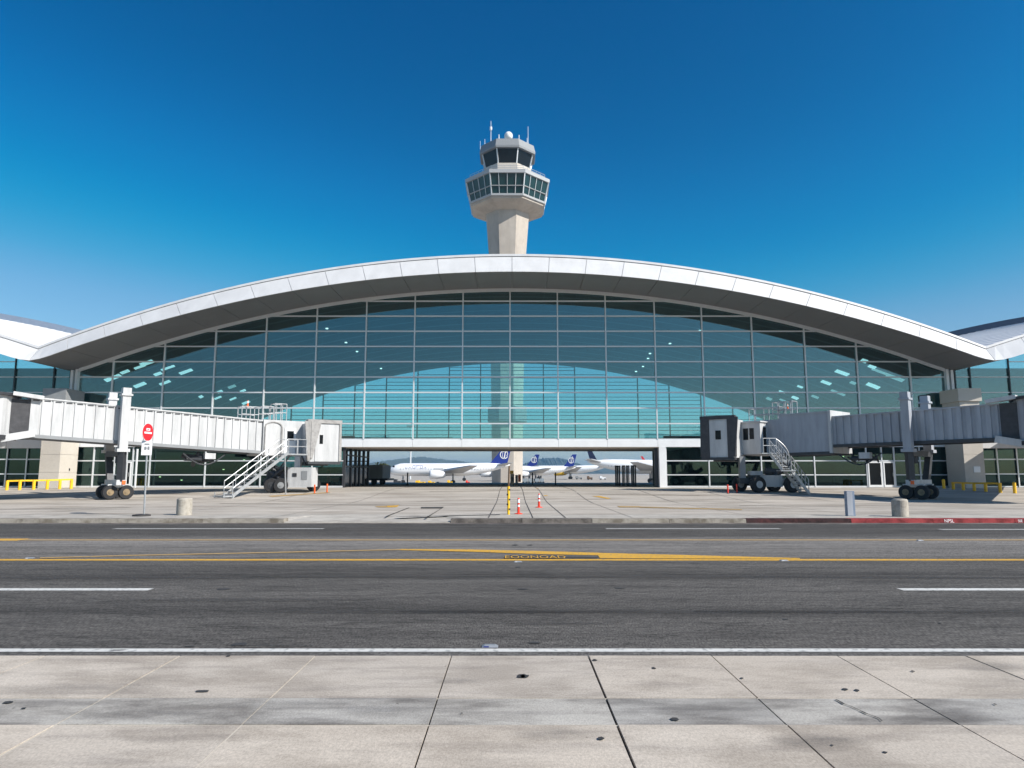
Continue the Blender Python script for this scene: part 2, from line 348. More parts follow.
for px, py, wd, h in [(523,676,12,4),(523,676,5,3),(845,689,6,2),(675,719,8,3),(601,738,7,3),(595,660,5,2),(654,668,4,2),(857,690,5,2),(742,678,3,1.4),(913,671,3,1.4),(202,691,14,2.5),(228,656,4,1.2),
                    (885,752,4,2),(832,745,3,1.5),(462,713,2,1),(995,704,2.5,1.5),(8,702,9,2.5),(24,708,5,1.4)]:
    allb.add(blob(px, py, wd, h, .007).v, [tuple(range(14))])
struct('pavement_stains', allb, 'tar')
allb = MB()
for px, py, wd, h in [(240,644,17,2.6),(224,589,14,1.7),(535,642.5,11,2.2),(620,588,10,1.2),(523,589,12,1.2),(785,619,6,1),(515,545,7,1),(530,545,6,.8),(518,567,6,.6),(940,623,4,.7),(190,646,12,.9),(118,650,16,1)]:
    allb.add(blob(px, py, wd, h, RZ+.006).v, [tuple(range(14))])
struct('road_stains', allb, 'tar')
def line(name, m, pts, wy, z=RZ+.004):
    "painted line through ground points (px,py), wy metres wide"
    mb = MB(); P = [G(a, b, z) for a, b in pts]
    L = [p+Vector((0, wy[i] if isinstance(wy, list) else wy/2, 0)) for i, p in enumerate(P)]
    Lo = [p-Vector((0, 0 if isinstance(wy, list) else wy/2, 0)) for p in P]
    for i in range(len(P)-1): mb.sheet([Lo[i], Lo[i+1], L[i+1], L[i]])
    return struct(name, mb, m)
def band(name, m, y0px, y1px, x0=None, x1=None, z=RZ+.004):
    a, b = G(512, y1px, z).y, G(512, y0px, z).y
    mb = MB(); X0 = -300 if x0 is None else G(x0, (y0px+y1px)/2, z).x; X1 = 300 if x1 is None else G(x1, (y0px+y1px)/2, z).x
    mb.sheet([(X0,a,z),(X1,a,z),(X1,b,z),(X0,b,z)]); return struct(name, mb, m)
band('edge_line', 'line_white', 648.5, 651.7)
band('lane_dash', 'line_white', 588.2, 590.4, None, 151)
band('lane_dash', 'line_white', 588.2, 590.4, 900, None)
band('centre_line', 'line_yellow', 559.0, 560.5)
band('turn_lane_line', 'line_yfaint', 539.4, 540.3, 24, None, RZ+.004)
band('turn_lane_line', 'line_yellow', 538.6, 540.6, None, 24, RZ+.004)
band('lane_line', 'line_faint', 528.2, 529.0, 114, 324)
band('lane_line', 'line_faint', 528.2, 529.0, 606, 780)
band('lane_line', 'line_faint', 529.0, 529.9, 940, None)
def strip(name, m, pts, z):
    mb = MB(); A = [G(px, y1, z) for px, y0, y1 in pts]; B = [G(px, y0, z) for px, y0, y1 in pts]
    for i in range(len(pts)-1): mb.sheet([A[i], A[i+1], B[i+1], B[i]])
    return struct(name, mb, m)
strip('taper_line', 'line_yfaint', [(40,557.4,558.2),(130,554.9,555.8),(260,552.2,553.1),(400,549.0,549.9)], RZ+.009)
strip('taper_line', 'line_yellow', [(400,549.0,550.0),(470,549.4,551.6),(540,551.0,554.0),(598,552.6,555.2),(600,552.8,558.2),(680,554.8,558.5),(800,558.0,558.8)], RZ+.009)
strip('road_patch', 'tar', [(506,555.2,558.3),(564,555.4,558.4)], RZ+.012)
strip('road_patch', 'joint', [(566,556.2,557.8),(598,556.4,558.0)], RZ+.012)
tz = RZ+.017
def rt(u, v):
    return G(535+u, 556.9-v*.0, tz)+Vector((0, v, 0))
tm = text_mb('EOONOAD', 13.0, lambda x, y: rt(x*.92, y*.055)); struct('road_lettering', tm, 'line_yellow')
# far kerb in lengths, with a dropped crossing and a red painted stretch
def kerb(name, m, xa, xb, drop=0.0):
    mb = MB(); L = 3.05; n = max(1, round((xb-xa)/L)); w = (xb-xa)/n
    for i in range(n):
        a, b = xa+i*w+.008, xa+(i+1)*w-.008
        mb.hexa([(a,KF-.05,-.4),(b,KF-.05,-.4),(b,KT,-.4),(a,KT,-.4)], [(a,KF+.02,-drop),(b,KF+.02,-drop),(b,KT,-drop),(a,KT,-drop)])
    return struct(name, mb, m)
xk = lambda px: (px-512)/F*26.9
kerb('far_kerb', 'kerb', -380, xk(290)); kerb('dropped_kerb', 'walk', xk(290), xk(452), .11)
kerb('far_kerb', 'kerb_dark', xk(452), xk(590)); kerb('far_kerb', 'kerb', xk(590), xk(740))
kerb('worn_red_kerb', 'kerb_worn', xk(740), xk(842)); kerb('red_kerb', 'kerb_red', xk(842), 380)
mb = MB(); mb.sheet([(-400,KF-.75,RZ+.008),(400,KF-.75,RZ+.008),(400,KF-.1,RZ+.008),(-400,KF-.1,RZ+.008)])
struct('gutter', mb, 'kerb_dark')
for px, t_ in ((936,'NPSL'),(1005,'SSE')):
    x = xk(px); tm = text_mb(t_, .17 if px < 950 else .13, lambda a, b: Vector((x+a*.95, KF-.075-.0+ (b*.2), -.075+b))); struct('kerb_lettering', tm, 'white')
mb = MB(); xa, xb = xk(290), xk(452)
mb.sheet([(xa,KT,-.11),(xb,KT,-.11),(xb-.6,29,.004),(xa+.6,29,.004)]); mb.sheet([(xa,KT,-.11),(xa+.6,29,.004),(xa-.5,KT,.004)]); mb.sheet([(xb,KT,-.11),(xb+.5,KT,.004),(xb-.6,29,.004)])
struct('driveway_ramp', mb, 'walk')
# apron sheet following the gentle rise to the terminal and fall behind it
mb = MB(); Y = [29.4]+[40+k for k in range(17)]+[62,75,92,110,130,150,170,300,900,2500]; 
XB = [-900,-300,-100,-60,-30,-10,0,10,30,60,100,300,900]
for (a, b) in zip(Y, Y[1:]):
    for (c, d) in zip(XB, XB[1:]): mb.sheet([(c,a,gz(a)),(d,a,gz(a)),(d,b,gz(b)),(c,b,gz(b))])
struct('apron', mb, 'apron')
mb = MB()
for c, d in ((-400, xa-.5), (xb+.5, 400)): mb.sheet([(c,KT,0),(d,KT,0),(d,29.4,0),(c,29.4,0)])
mb.sheet([(xa-.5,KT,0),(xa+.6,29,0),(xa+.6,29.4,0),(xa-.5,29.4,0)]); mb.sheet([(xb-.6,29,0),(xb+.5,KT,0),(xb+.5,29.4,0),(xb-.6,29.4,0)]); mb.sheet([(xa+.6,29,0),(xb-.6,29,0),(xb-.6,29.4,0),(xa+.6,29.4,0)])
struct('far_pavement', mb, 'walk')
mb = MB()
def jline(x0, y0, x1, y1, w):
    N = 10
    for i in range(N):
        a, b = i/N, (i+1)/N; ya, yb = y0+(y1-y0)*a, y0+(y1-y0)*b; xa_, xb_ = x0+(x1-x0)*a, x0+(x1-x0)*b
        if abs(x1-x0) > abs(y1-y0): mb.sheet([(xa_,ya-w,gz(ya)+.01),(xb_,yb-w,gz(yb)+.01),(xb_,yb+w,gz(yb)+.01),(xa_,ya+w,gz(ya)+.01)])
        else: mb.sheet([(xa_-w,ya,gz(ya)+.01),(xa_+w,ya,gz(ya)+.01),(xb_+w,yb,gz(yb)+.01),(xb_-w,yb,gz(yb)+.01)])
for x in (-38,-32,-26,-20,-14.5,-9.2,-.9,.8,2.05,4.6,9.5,14,19,24,29,34): jline(x, 27.2 if x > -4 or x < -9 else 30, x, 40, .022 if x in (-.9,.8,2.05) else .012); [jline(x, 40+2*k, x, 42+2*k, .02) for k in range(8)]; jline(x, 56, x, 92, .03)
for y, w in ((29.4,.012),(33.5,.02),(38,.02),(43.9,.025),(49,.03),(54,.03),(60,.035),(70,.04)): jline(-60, y, 60, y, w)
struct('apron_joints', mb, 'oil')
def gp(px, py):
    Yy = 30.
    for _ in range(30): Yy = G(px, py, gz(Yy)).y*.5+Yy*.5 if 20 < G(px, py, gz(Yy)).y < 90 else Yy
    p = G(px, py, gz(Yy)); p.z = gz(p.y)+.012; return p
def poly(name, m, pts):
    mb = MB(); mb.sheet([gp(*p) for p in pts]); return struct(name, mb, m)
poly('apron_marking', 'line_yellow', [(536,488.5),(538.5,488.5),(548,496),(544,496)])
poly('apron_marking', 'line_yellow', [(592,496.2),(600,496.2),(611,498.6),(608,499)])
poly('apron_marking', 'line_yfaint', [(617,506.2),(640,506.4),(640,507.6),(620,507.6)])
poly('apron_marking', 'line_yfaint', [(640,506.8),(742,509.4),(742,510.2),(640,508)])
poly('apron_marking', 'line_yellow', [(386,506),(399,505.4),(397,507.2),(388,507.6)])
poly('apron_marking', 'line_yfaint', [(375,506.4),(387,506),(387,507.6),(378,507.6)])
poly('apron_marking', 'line_yfaint', [(268,496),(330,492.2),(330,493),(272,497)])
poly('apron_patch', 'joint', [(421,507.2),(444,507),(442,508.6),(421,508.6)])
poly('apron_patch', 'joint', [(441.5,508.5),(444,507.2),(428,517.5),(426,517.5)])
poly('apron_patch', 'joint', [(408.5,507.8),(410,507.8),(387,522*.99),(385,522*.99)])
poly('apron_patch', 'oil', [(395,516.8),(500,514.5),(500,515.1),(400,517.2)])
for (a, b, c, d) in ((560,492,640,493),(600,494,700,495),(220,503,400,504.5),(0,509,130,507.4),(430,491,520,490),(740,505,860,506.5)):
    poly('tyre_mark', 'apron', [(a,b),(c,d),(c,d+.5),(a,b+.6)])
# ============================================================ TERMINAL
FY = 62.0; GZ = .45; XV = 39.4
def zfb(x): return 18.28-7.68*(x/XV)**2+.22*max(0, (abs(x)-37.9)/1.5)**2
def zft(x): return 20.1-7.94*(x/XV)**2
def zrear(x): return max(15.28-5.6*(x/27.8)**2, 4.66)
T = thing('terminal_building', 'glass terminal hall under a long white arched roof, spanning the open passage', 'airport terminal', (0, FY, GZ))
def panel_parts(fb, ft, x0, x1, n, root, yb=56.4, yt=57.4, cop=True, soff=True, m='cladding'):
    w = (x1-x0)/n
    for i in range(n):
        a, b = x0+i*w+.02, x0+(i+1)*w-.02; f = MB(); sgn = 4
        sh = (lambda x: x*(1+.045*math.sqrt(max(0, 1-(x/XV)**2)))) if abs(x0+x1) < .1 else (lambda x: x)
        for k in range(sgn):
            u, v = a+(b-a)*k/sgn, a+(b-a)*(k+1)/sgn
            f.hexa([(u,yb,fb(u)),(v,yb,fb(v)),(v,yb+.12,fb(v)),(u,yb+.12,fb(u))], [(sh(u),yt,ft(sh(u))-.24),(sh(v),yt,ft(sh(v))-.24),(sh(v),yt+.12,ft(sh(v))-.24),(sh(u),yt+.12,ft(sh(u))-.24)])
        f.build('fascia_panel', m, root)
        if soff:
            s = MB()
            for k in range(sgn):
                u, v = a+(b-a)*k/sgn, a+(b-a)*(k+1)/sgn
                s.hexa([(u,yb+.14,fb(u)+.003),(v,yb+.14,fb(v)+.003),(v,FY-.1,fb(v)+.003),(u,FY-.1,fb(u)+.003)], [(u,yb+.14,fb(u)+.09),(v,yb+.14,fb(v)+.09),(v,FY-.1,fb(v)+.09),(u,FY-.1,fb(u)+.09)])
            s.build('soffit_panel', 'soffit', root)
    c = MB(); N = n*4
    for k in range(N):
        u, v = x0+(x1-x0)*k/N, x0+(x1-x0)*(k+1)/N
        c.hexa([(u,yt-.06,ft(u)-.2),(v,yt-.06,ft(v)-.2),(v,yt+.5,ft(v)-.2),(u,yt+.5,ft(u)-.2)], [(u,yt-.02,ft(u)),(v,yt-.02,ft(v)),(v,yt+.5,ft(v)),(u,yt+.5,ft(u))])
    c.build('coping', m, root)
panel_parts(zfb, zft, -XV, XV, 26, T)
# roof body above the ceiling
mb = MB(); N = 78
prof = []
for i in range(N+1):
    x = -XV+2*XV*i/N
    prof.append([(x,56.62,zfb(x)+.12),(x,57.55,zft(x)-.1),(x,FY+3,zft(x)-.1),(x,87.2,max(zrear(x)+.9,zft(x)-4.0)),(x,87.2,zrear(x)+.15),(x,FY+.2,zfb(x)+.12)])
for a, b in zip(prof, prof[1:]):
    for k in range(6): mb.sheet([a[k], b[k], b[(k+1) % 6], a[(k+1) % 6]])
mb.sheet(prof[0]); mb.sheet(prof[-1]); mb.build('roof', 'roof_top', T)
mb = MB()
def ceil_pt(x, s): return Vector((x, FY+.2+s*24.2, (1-s)*zfb(x)+s*zrear(x)))
for i in range(N):
    xa, xb = -XV+2*XV*i/N, -XV+2*XV*(i+1)/N
    for k in range(12): mb.sheet([ceil_pt(xa,k/12), ceil_pt(xb,k/12), ceil_pt(xb,(k+1)/12), ceil_pt(xa,(k+1)/12)])
mb.build('ceiling', 'ceiling', T, smooth=True)
def hit_ceiling(px, py):
    last = None
    for i in range(0, 480):
        Y = FY+.3+i*.05; p = at(px, py, Y); s = (Y-FY-.2)/24.2
        if s > 1 or abs(p.x) > 38.9: return None
        if p.z > (1-s)*zfb(p.x)+s*zrear(p.x): return p
    return None
lights = [(113,377,16),(125,371,14),(140,366,16),(147,362,14),(140,384,14),(168,367,14),(186,371,16),(158,373,10),(165,382,12),(220,391,10),(232,386,12),(218,397,9),(233,398,12),(243,390,10),(201,396,7),(246,402,8),  # skylight-like bright patches, added as glowing panels; no lamps hang here
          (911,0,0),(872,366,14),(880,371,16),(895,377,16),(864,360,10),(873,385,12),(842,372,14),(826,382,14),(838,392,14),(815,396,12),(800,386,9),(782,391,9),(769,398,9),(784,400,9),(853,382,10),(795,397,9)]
for px, py, wd in lights:  # added glowing patches standing for sky brightness, not lamps
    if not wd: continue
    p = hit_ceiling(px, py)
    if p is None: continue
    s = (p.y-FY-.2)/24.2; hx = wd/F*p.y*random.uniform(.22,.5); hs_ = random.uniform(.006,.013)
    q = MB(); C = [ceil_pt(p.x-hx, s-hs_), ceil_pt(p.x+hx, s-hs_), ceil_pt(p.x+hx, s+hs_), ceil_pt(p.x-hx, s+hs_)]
    q.hexa([c-Vector((0,0,.10)) for c in C], [c-Vector((0,0,.04)) for c in C]); q.build('sky_glow_patch', 'skyglow' if random.random() < .6 else 'skyglow_dim', T)
# small downlights
for px, py in ((346,342),(357,351),(369,361),(381,368),(650,353),(670,343),(648,358),(636,371),(643,366),(327,328),(700,330)):
    p = hit_ceiling(px, py)
    if p: MB().tube(p-Vector((0,0,.1)), p-Vector((0,0,.02)), .13).build('downlight', 'downlight', T)
mx = [-38.9]+[(p-511.5)/F*FY for p in (109,160,211,262,313,363.3,412.6,461.5,509.5,557.8,606.6,656.5,704.5,755,808,860,913)]+[38.8]
Z0 = 4.66; DZ = 1.387
for k, (a, b) in enumerate(zip(mx, mx[1:])):
    g = MB(); n = 6; top = []; 
    xs_ = [a+(b-a)*i/n for i in range(n+1)]
    for u, v in zip(xs_, xs_[1:]):
        g.hexa([(u,FY,Z0),(v,FY,Z0),(v,FY+.03,Z0),(u,FY+.03,Z0)], [(u,FY,zfb(u)),(v,FY,zfb(v)),(v,FY+.03,zfb(v)),(u,FY+.03,zfb(u))])
    # remove internal side faces: build as one outline instead
    g = MB(); ring = [(a,FY,Z0),(b,FY,Z0)]+[(u,FY,zfb(u)) for u in reversed(xs_)]
    g.hexa(ring, [(x,y+.03,z) for x, y, z in ring]); gp_ = g.build('glass_bay', 'glass', T)
    t = MB(); z = Z0
    while z < 17.9:
        if z > zfb(max(abs(a), abs(b)) if True else 0)-0.02:
            if zfb(min(abs(a), abs(b))) <= z+.06: break
            xr = XV*math.sqrt(max(0, (18.28-z-.05)/7.68)); u, v = max(a, -xr), min(b, xr)
        else: u, v = a, b
        if v-u > .2: t.box(u+.055, v-.055, FY-.10, FY-.004, z-.055, z+.055)
        z += DZ
    t.build('transom', 'mullion', gp_)
for i, x in enumerate(mx):
    if i in (0, len(mx)-1): continue
    m_ = MB(); m_.box(x-.05, x+.05, FY-.16, FY-.003, Z0-.0, zfb(x)-.02); m_.build('mullion', 'mullion', T)
for sg in (-1, 1):
    for dx in (.0, .42): MB().box(*(sorted((sg*(38.62+dx), sg*(38.85+dx)))), FY-.35, FY-.0035, GZ, 10.9-.2*dx).build('corner_pillar', 'mullion', T)
h = MB()
for i in range(60):
    u, v = -38.6+77.2*i/60, -38.6+77.2*(i+1)/60
    h.hexa([(u,FY-.3,zfb(u)-.30),(v,FY-.3,zfb(v)-.30),(v,FY-.17,zfb(v)-.30),(u,FY-.17,zfb(u)-.30)], [(u,FY-.3,zfb(u)-.003),(v,FY-.3,zfb(v)-.003),(v,FY-.17,zfb(v)-.003),(u,FY-.17,zfb(u)-.003)])
h.build('head_frame', 'mullion', T)
# spandrel, girder and deck over the passage
XL, XR = -14.8, 12.9
ws = [-38.5]+mx[1:-1]+[38.5]
for a, b in zip(ws, ws[1:]): MB().box(a+.01, b-.01, FY-.22, FY-.17+.2, 3.98, Z0-.06).build('spandrel_panel', 'white', T)
MB().box(XL-3, XR+3, FY+.04, 72.6, 3.92, 4.40).build('girder', 'girder', T)
MB().box(-38.4, 38.4, FY+.04, 86, 4.45, Z0-.04).build('hall_floor', 'floor', T)
MB().box(-39.1, -38.95, FY+.1, 86, GZ, 10).build('side_wall', 'interior', T); MB().box(38.95, 39.1, FY+.1, 86, GZ, 10).build('side_wall', 'interior', T)
# rear glazing
rx = [-38.8+3.88*i for i in range(21)]
for a, b in zip(rx, rx[1:]):
    if zrear((a+b)/2) < 5.3: continue
    ring = [(a,86,Z0),(b,86,Z0)]+[(u,86,max(zrear(u),Z0+.02)) for u in (b, b-(b-a)/3, a+(b-a)/3, a)]
    g = MB(); g.hexa(ring, [(x,y+.03,z) for x, y, z in ring]); go = g.build('rear_glass_bay', 'glass_rear', T)
    t = MB(); z = Z0+.35
    kk = 0
    while z < 15.2:
        if zrear(a) > z and zrear(b) > z: t.box(a+.07, b-.07, 85.9, 85.997, z-.03, z+.035)
        z += .52 if kk % 2 else .41; kk += 1
    if t.v: t.build('transom', 'mullion_dark', go)
for x in rx:
    if zrear(x) > 5.2: MB().box(x-.065, x+.065, 85.8, 85.996, Z0, zrear(x)).build('rear_mullion', 'mullion_dark', T)
for a, b in ((-38,-19),(18.3,38)): MB().box(a, b, 84.6, 84.8, Z0-.03, 6.15).build('counter_wall', 'interior', T)
rl = MB()
for k in range(14): rl.tube((-18.5+.9*k*1.0, 80, Z0), (-18.5+.9*k, 80, Z0+1.05), .025)
rl.tube((-18.5,80,Z0+1.05), (-6.8,80,Z0+1.05), .03); rl.build('balcony_rail', 'mullion_dark', T)
# ground floor
lowL = [-38.6]+[(p-511.5)/F*FY for p in (96,117,128.7,135,152,207,262,313)]+[XL]
lowR = [XR+.65]+[(p-511.5)/F*FY for p in (707,759,811.7,863.4,878.6,891,904,916.5)]+[38.6]
for side, ls in ((0, lowL), (1, lowR)):
    for k, (a, b) in enumerate(zip(ls, ls[1:])):
        door = (side == 0 and k in (3,)) or (side == 1 and k in (4, 5))
        m_ = MB(); m_.box(a-.05, a+.05, FY-.12, FY-.005, GZ, 3.98); 
        g = MB(); g.box(a+.05, b-.05, FY, FY+.03, GZ+.1, 3.95); go = g.build('ground_floor_glass', 'glass_low', T)
        fr = MB(); fr.box(a+.05, b-.05, FY-.08, FY-.004, GZ, GZ+.14)
        fr.box(a+.05, b-.05, FY-.08, FY-.004, 2.72, 2.82)
        if not door: fr.box(a+.05, b-.05, FY-.08, FY-.004, 1.50, 1.59)
        fr.build('frame', 'mullion', go); m_.build('mullion', 'mullion', T)
        if door:
            d = MB(); w_ = b-a
            for u, v, z0, z1 in ((.07,.17,GZ+.02,2.70),(w_-.17,w_-.07,GZ+.02,2.70)): d.box(a+u, a+v, FY-.16, FY-.09, z0, z1)
            d.box(a+.17, b-.17, FY-.16, FY-.09, 2.58, 2.70); d.box(a+.17, b-.17, FY-.16, FY-.09, GZ+.02, GZ+.22)
            dd = d.build('door', 'white', T); MB().box(a+.17, b-.17, FY-.13, FY-.11, GZ+.22, 2.58).build('door_pane', 'pane_dark', dd)
            MB().tube((b-.24,FY-.2,1.4), (b-.24,FY-.2,1.75), .02).build('handle', 'steel', dd)
room = MB()
room.box(-38.4, XL-9, 70.5, 70.7, GZ, 4.4); room.box(XR+1.2, 38.4, 70.5, 70.7, GZ, 4.4); room.box(XL-9.2, XL-9, 66, 70.5, GZ, 4.4)
room.build('back_partition', 'interior', T)
room = MB()
for i in range(26):
    x = random.choice([random.uniform(-37,-24), random.uniform(15,37)]); y = random.uniform(64.5,69); h_ = random.uniform(.8,2.4); ww = random.uniform(.3,1.6)
    room.box(x, x+ww, y, y+.6, GZ+.01, GZ+h_)
room.build('ticket_counter', 'steel_dark', T)
for x, y, z in ((-36.5,66,1.9),(-33.5,67,1.3),(-31.2,66.5,1.0),(-27.5,67,2.0),(-25.2,66,2.9),(24,67,1.6),(31,66,3.2),(34,66,3.1),(18,67,3.3)):
    MB().box(x, x+.14, y, y+.1, z, z+.08).build('room_lamp', 'roomlamp', T)
fl = MB(); fl.box(-38.4, XL-.1, FY+.05, 70.4, GZ+.003, GZ+.012); fl.box(XR+.7, 38.4, FY+.05, 70.4, GZ+.003, GZ+.012); fl.build('ground_floor_slab', 'floor', T)
# passage side frame on the left (dark glazed), columns
fr = MB()
ysd = [FY+.1, 64.6, 66.6, 68.2, 70.2, 72.4]
for y in ysd: fr.box(XL-.12, XL+.12, y-.12, y+.12, GZ, 3.92)
for z in (2.3, 3.3): fr.box(XL-.08, XL+.08, FY+.3, 72.3, z-.06, z+.06)
fr.build('passage_frame', 'steel_dark', T)
MB().box(XL-.02, XL+.02, FY+.3, 72.3, GZ+.05, 2.2).build('passage_glass', 'pane_dark', T)
dk = MB()
for x in (-17,-19.5,-22): dk.box(x-.1, x+.1, 72.2, 72.4, GZ, 3.92)
for z in (2.9,): dk.box(-24, XL, 72.22, 72.36, z-.05, z+.05)
dk.box(-23.9, XL-.2, 72.25, 72.3, GZ, 2.3); dk.build('passage_rear_frame', 'steel_dark', T)
MB().box(XR+.02, XR+.60, FY-.26, FY+.3, GZ, 3.97).build('passage_column', 'white', T)
MB().box(XR-.28, XR-.02, FY+.2, FY+.6, GZ, 3.91).build('passage_column', 'steel_dark', T)
# ------------------------------------------------------------ wings
def wing(sg, label, parapet):
    W = thing('concourse_wing', label, 'building', (sg*55, FY, GZ)); LEN = 36
    def d(x): return abs(x)-XV
    fb = lambda x: 10.6+.33*d(x)-.0042*d(x)**2+.22*max(0, 1-d(x)/1.5)**2
    ft = lambda x: 12.16+.33*d(x)-.0042*d(x)**2
    x0, x1 = (XV+.02, XV+LEN) if sg > 0 else (-XV-LEN, -XV-.02)
    panel_parts(fb, ft, x0, x1, 12, W)
    N = 24; mb = MB(); rb = lambda x: ft(x)+(2.3 if sg < 0 else 1.9)
    for i in range(N):
        u, v = x0+(x1-x0)*i/N, x0+(x1-x0)*(i+1)/N
        mb.hexa([(u,57.95,ft(u)-.5),(v,57.95,ft(v)-.5),(v,79,rb(v)-.5),(u,79,rb(u)-.5)], [(u,57.95,ft(u)-.05),(v,57.95,ft(v)-.05),(v,79,rb(v)-.05),(u,79,rb(u)-.05)])
    r = mb.build('roof', 'roof', W); sm = MB(); x = x0+.3
    while x < x1:
        sm.hexa([(x,57.95,ft(x)-.045),(x+.14,57.95,ft(x+.14)-.045),(x+.14,79,rb(x+.14)-.045),(x,79,rb(x)-.045)], [(x+.03,57.95,ft(x+.03)-.02),(x+.11,57.95,ft(x+.11)-.02),(x+.11,79,rb(x+.11)-.02),(x+.03,79,rb(x+.03)-.02)]); x += .9
    sm.build('roof_seam', 'roof', r)
    p = MB()
    for i in range(N):
        u, v = x0+(x1-x0)*i/N, x0+(x1-x0)*(i+1)/N
        p.hexa([(u,79.02,rb(u)-1),(v,79.02,rb(v)-1),(v,79.4,rb(v)-1),(u,79.4,rb(u)-1)], [(u,79.02,rb(u)+.65),(v,79.02,rb(v)+.65),(v,79.4,rb(v)+.65),(u,79.4,rb(u)+.65)])
    p.build('parapet', parapet, W)
    # upper glass
    xs = [sg*(XV+.15), sg*40.9, sg*44.4, sg*48.7, sg*53, sg*57.3, sg*61.6, sg*66, sg*70.5, sg*75]
    for a, b in zip(xs, xs[1:]):
        a, b = sorted((a, b)); ring = [(a,FY,4.62),(b,FY,4.62),(b,FY,fb(b)),(a,FY,fb(a))]
        g = MB(); g.hexa(ring, [(x,y+.03,z) for x, y, z in ring]); go = g.build('glass_bay', 'glass', W)
        t = MB(); z = Z0+DZ
        while z < min(fb(a), fb(b)): t.box(a+.05, b-.05, FY-.08, FY-.004, z-.035, z+.035); z += DZ*1.0
        t.build('transom', 'mullion', go)
        MB().box(a-.05, a+.05, FY-.14, FY-.003, Z0, fb(a)-.01).build('mullion', 'mullion_dark', W)
        MB().box(a+.01, b-.01, FY-.35, FY-.02, 3.86, 4.60).build('spandrel_panel', 'cladding', W)
        go = MB().box(a+.06, b-.06, FY, FY+.03, GZ+.1, 3.85).build('ground_floor_glass', 'glass_low', W)
        fr = MB(); xm = (a+b)/2
        for z in (GZ+.07, 1.62, 2.9): fr.box(a+.06, b-.06, FY-.09, FY-.004, z-.05, z+.05)
        for x in (a+.0, xm): fr.box(x-.05, x+.05, FY-.16, FY-.095, GZ, 3.85)
        fr.build('frame', 'mullion', go)
    xa, xb = sorted((sg*(XV+.3), sg*75))
    MB().box(xa, xb, 72, 72.2, GZ, 12.5).build('back_wall', 'interior', W); MB().box(xa, xb, FY+.1, 71.9, 4.3, 4.6).build('upper_floor', 'floor', W)
    MB().box(xa, xb, FY+.1, 71.9, GZ+.003, GZ+.02).build('floor_slab', 'floor', W)
    c = MB()
    for i in range(N):
        u, v = xa+(xb-xa)*i/N, xa+(xb-xa)*(i+1)/N; c.sheet([(u,FY+.1,fb(u)),(v,FY+.1,fb(v)),(v,72,fb(v)+.6),(u,72,fb(u)+.6)])
    c.build('ceiling', 'ceiling', W)
    for i in range(5): x = sg*(43+6*i); MB().box(x-.2, x+.2, 66, 66.4, GZ, 4.3).build('inner_column', 'grey', W)
wing(-1, 'left glazed concourse wing with white ribbed roof and grey parapet', 'parapet_grey')
wing(1, 'right glazed concourse wing with white ribbed roof and dark navy parapet', 'parapet_navy')
def pier(sg, label):
    P = thing('stone_pier', label, 'pier', (sg*39.2, 60.8, GZ), 'stone piers at the hall corners')
    a, b = sorted((sg*38.02, sg*39.7))
    q = MB()
    for z0, z1 in ((GZ-.1,1.75),(1.77,3.25),(3.27,4.75),(4.77,6.25),(6.27,7.75)): q.box(a, b, 59.2, FY-.37, z0, z1)
    q.box(a+.05, b-.05, 59.25, FY-.4, GZ, 7.8); q.build('shaft', 'limestone', P)
    MB().box(a-.15, b+.15, 59.05, FY-.36, 7.76, 8.85).build('cap', 'grey' if sg < 0 else 'limestone', P)
    if sg > 0: MB().box(38.75, 39.3, 59.16, 59.197, 1.75, 2.25).build('notice', 'white', P)
    else:
        MB().box(-38.018, -37.97, 60.5, 60.6, 1.9, 2.1).build('switch_box', 'steel_dark', P)
pier(-1, 'pale stone pier left of the hall, behind the sunlit boarding bridge')
pier(1, 'pale stone pier right of the hall with a small white notice')
# ============================================================ CONTROL TOWER
TY = 200.0
TW = thing('control_tower', 'tall concrete airport control tower with glazed octagonal cabs above the roof', 'control tower', (0, TY, -1.2))
cx = at(507.5, 215, TY).x; c8 = math.cos(math.pi/8)
def oz(py, r=None): return at(512, py, TY-((6.5 if py < 170 else 10.5 if py < 214 else 4.6) if r is None else r)).z
def ow(px_half, py): b = (384-py)/F; return px_half/F/(math.cos(TILT)-b*math.sin(TILT))*TY
def octo(mb, prof, cap=True):   # prof: (apothem, z)
    n = 8; vs = [];
    for r, z in prof:
        for i in range(8):
            a = math.pi/8+i*math.pi/4; vs.append((cx+r/c8*math.cos(a), TY+r/c8*math.sin(a), z))
    m_ = len(prof); fs = [(j*n+i, j*n+(i+1) % n, (j+1)*n+(i+1) % n, (j+1)*n+i) for j in range(m_-1) for i in range(n)]
    if cap: fs += [tuple(reversed(range(n))), tuple(range((m_-1)*n, m_*n))]
    return mb.add(vs, fs)
zz = [oz(y) for y in (254, 205)]
zb2, zb3 = oz(194), oz(174.8)
q = MB(); r254 = ow(18.2, 254); r205 = ow(21, 203); rb_ = ow(15.2, 470)
octo(q, [(rb_,-1.3),(ow(15.8,400),oz(400)),(r254,zz[0]),(r205,zb2-4),(r205,zb2-2.4)]); q.build('shaft', 'tower', TW)
q = MB(); octo(q, [(rb_*1.28,oz(421)),(rb_*1.28,oz(406))]); q.build('service_collar', 'grey', TW)
for y in (235,270,300,330,360,390): 
    q = MB(); f_ = (254-y)/50; rr = (r254+(r205-r254)*f_) if y < 254 else ow(18.2-(y-254)/146*2.4, y); octo(q, [(rr+.012,oz(y)),(rr+.012,oz(y)+.12)]); q.build('shaft_joint', 'kerb', TW)
W1, W2, W3 = ow(35.5,205), ow(36.6,199), ow(40.6,176)
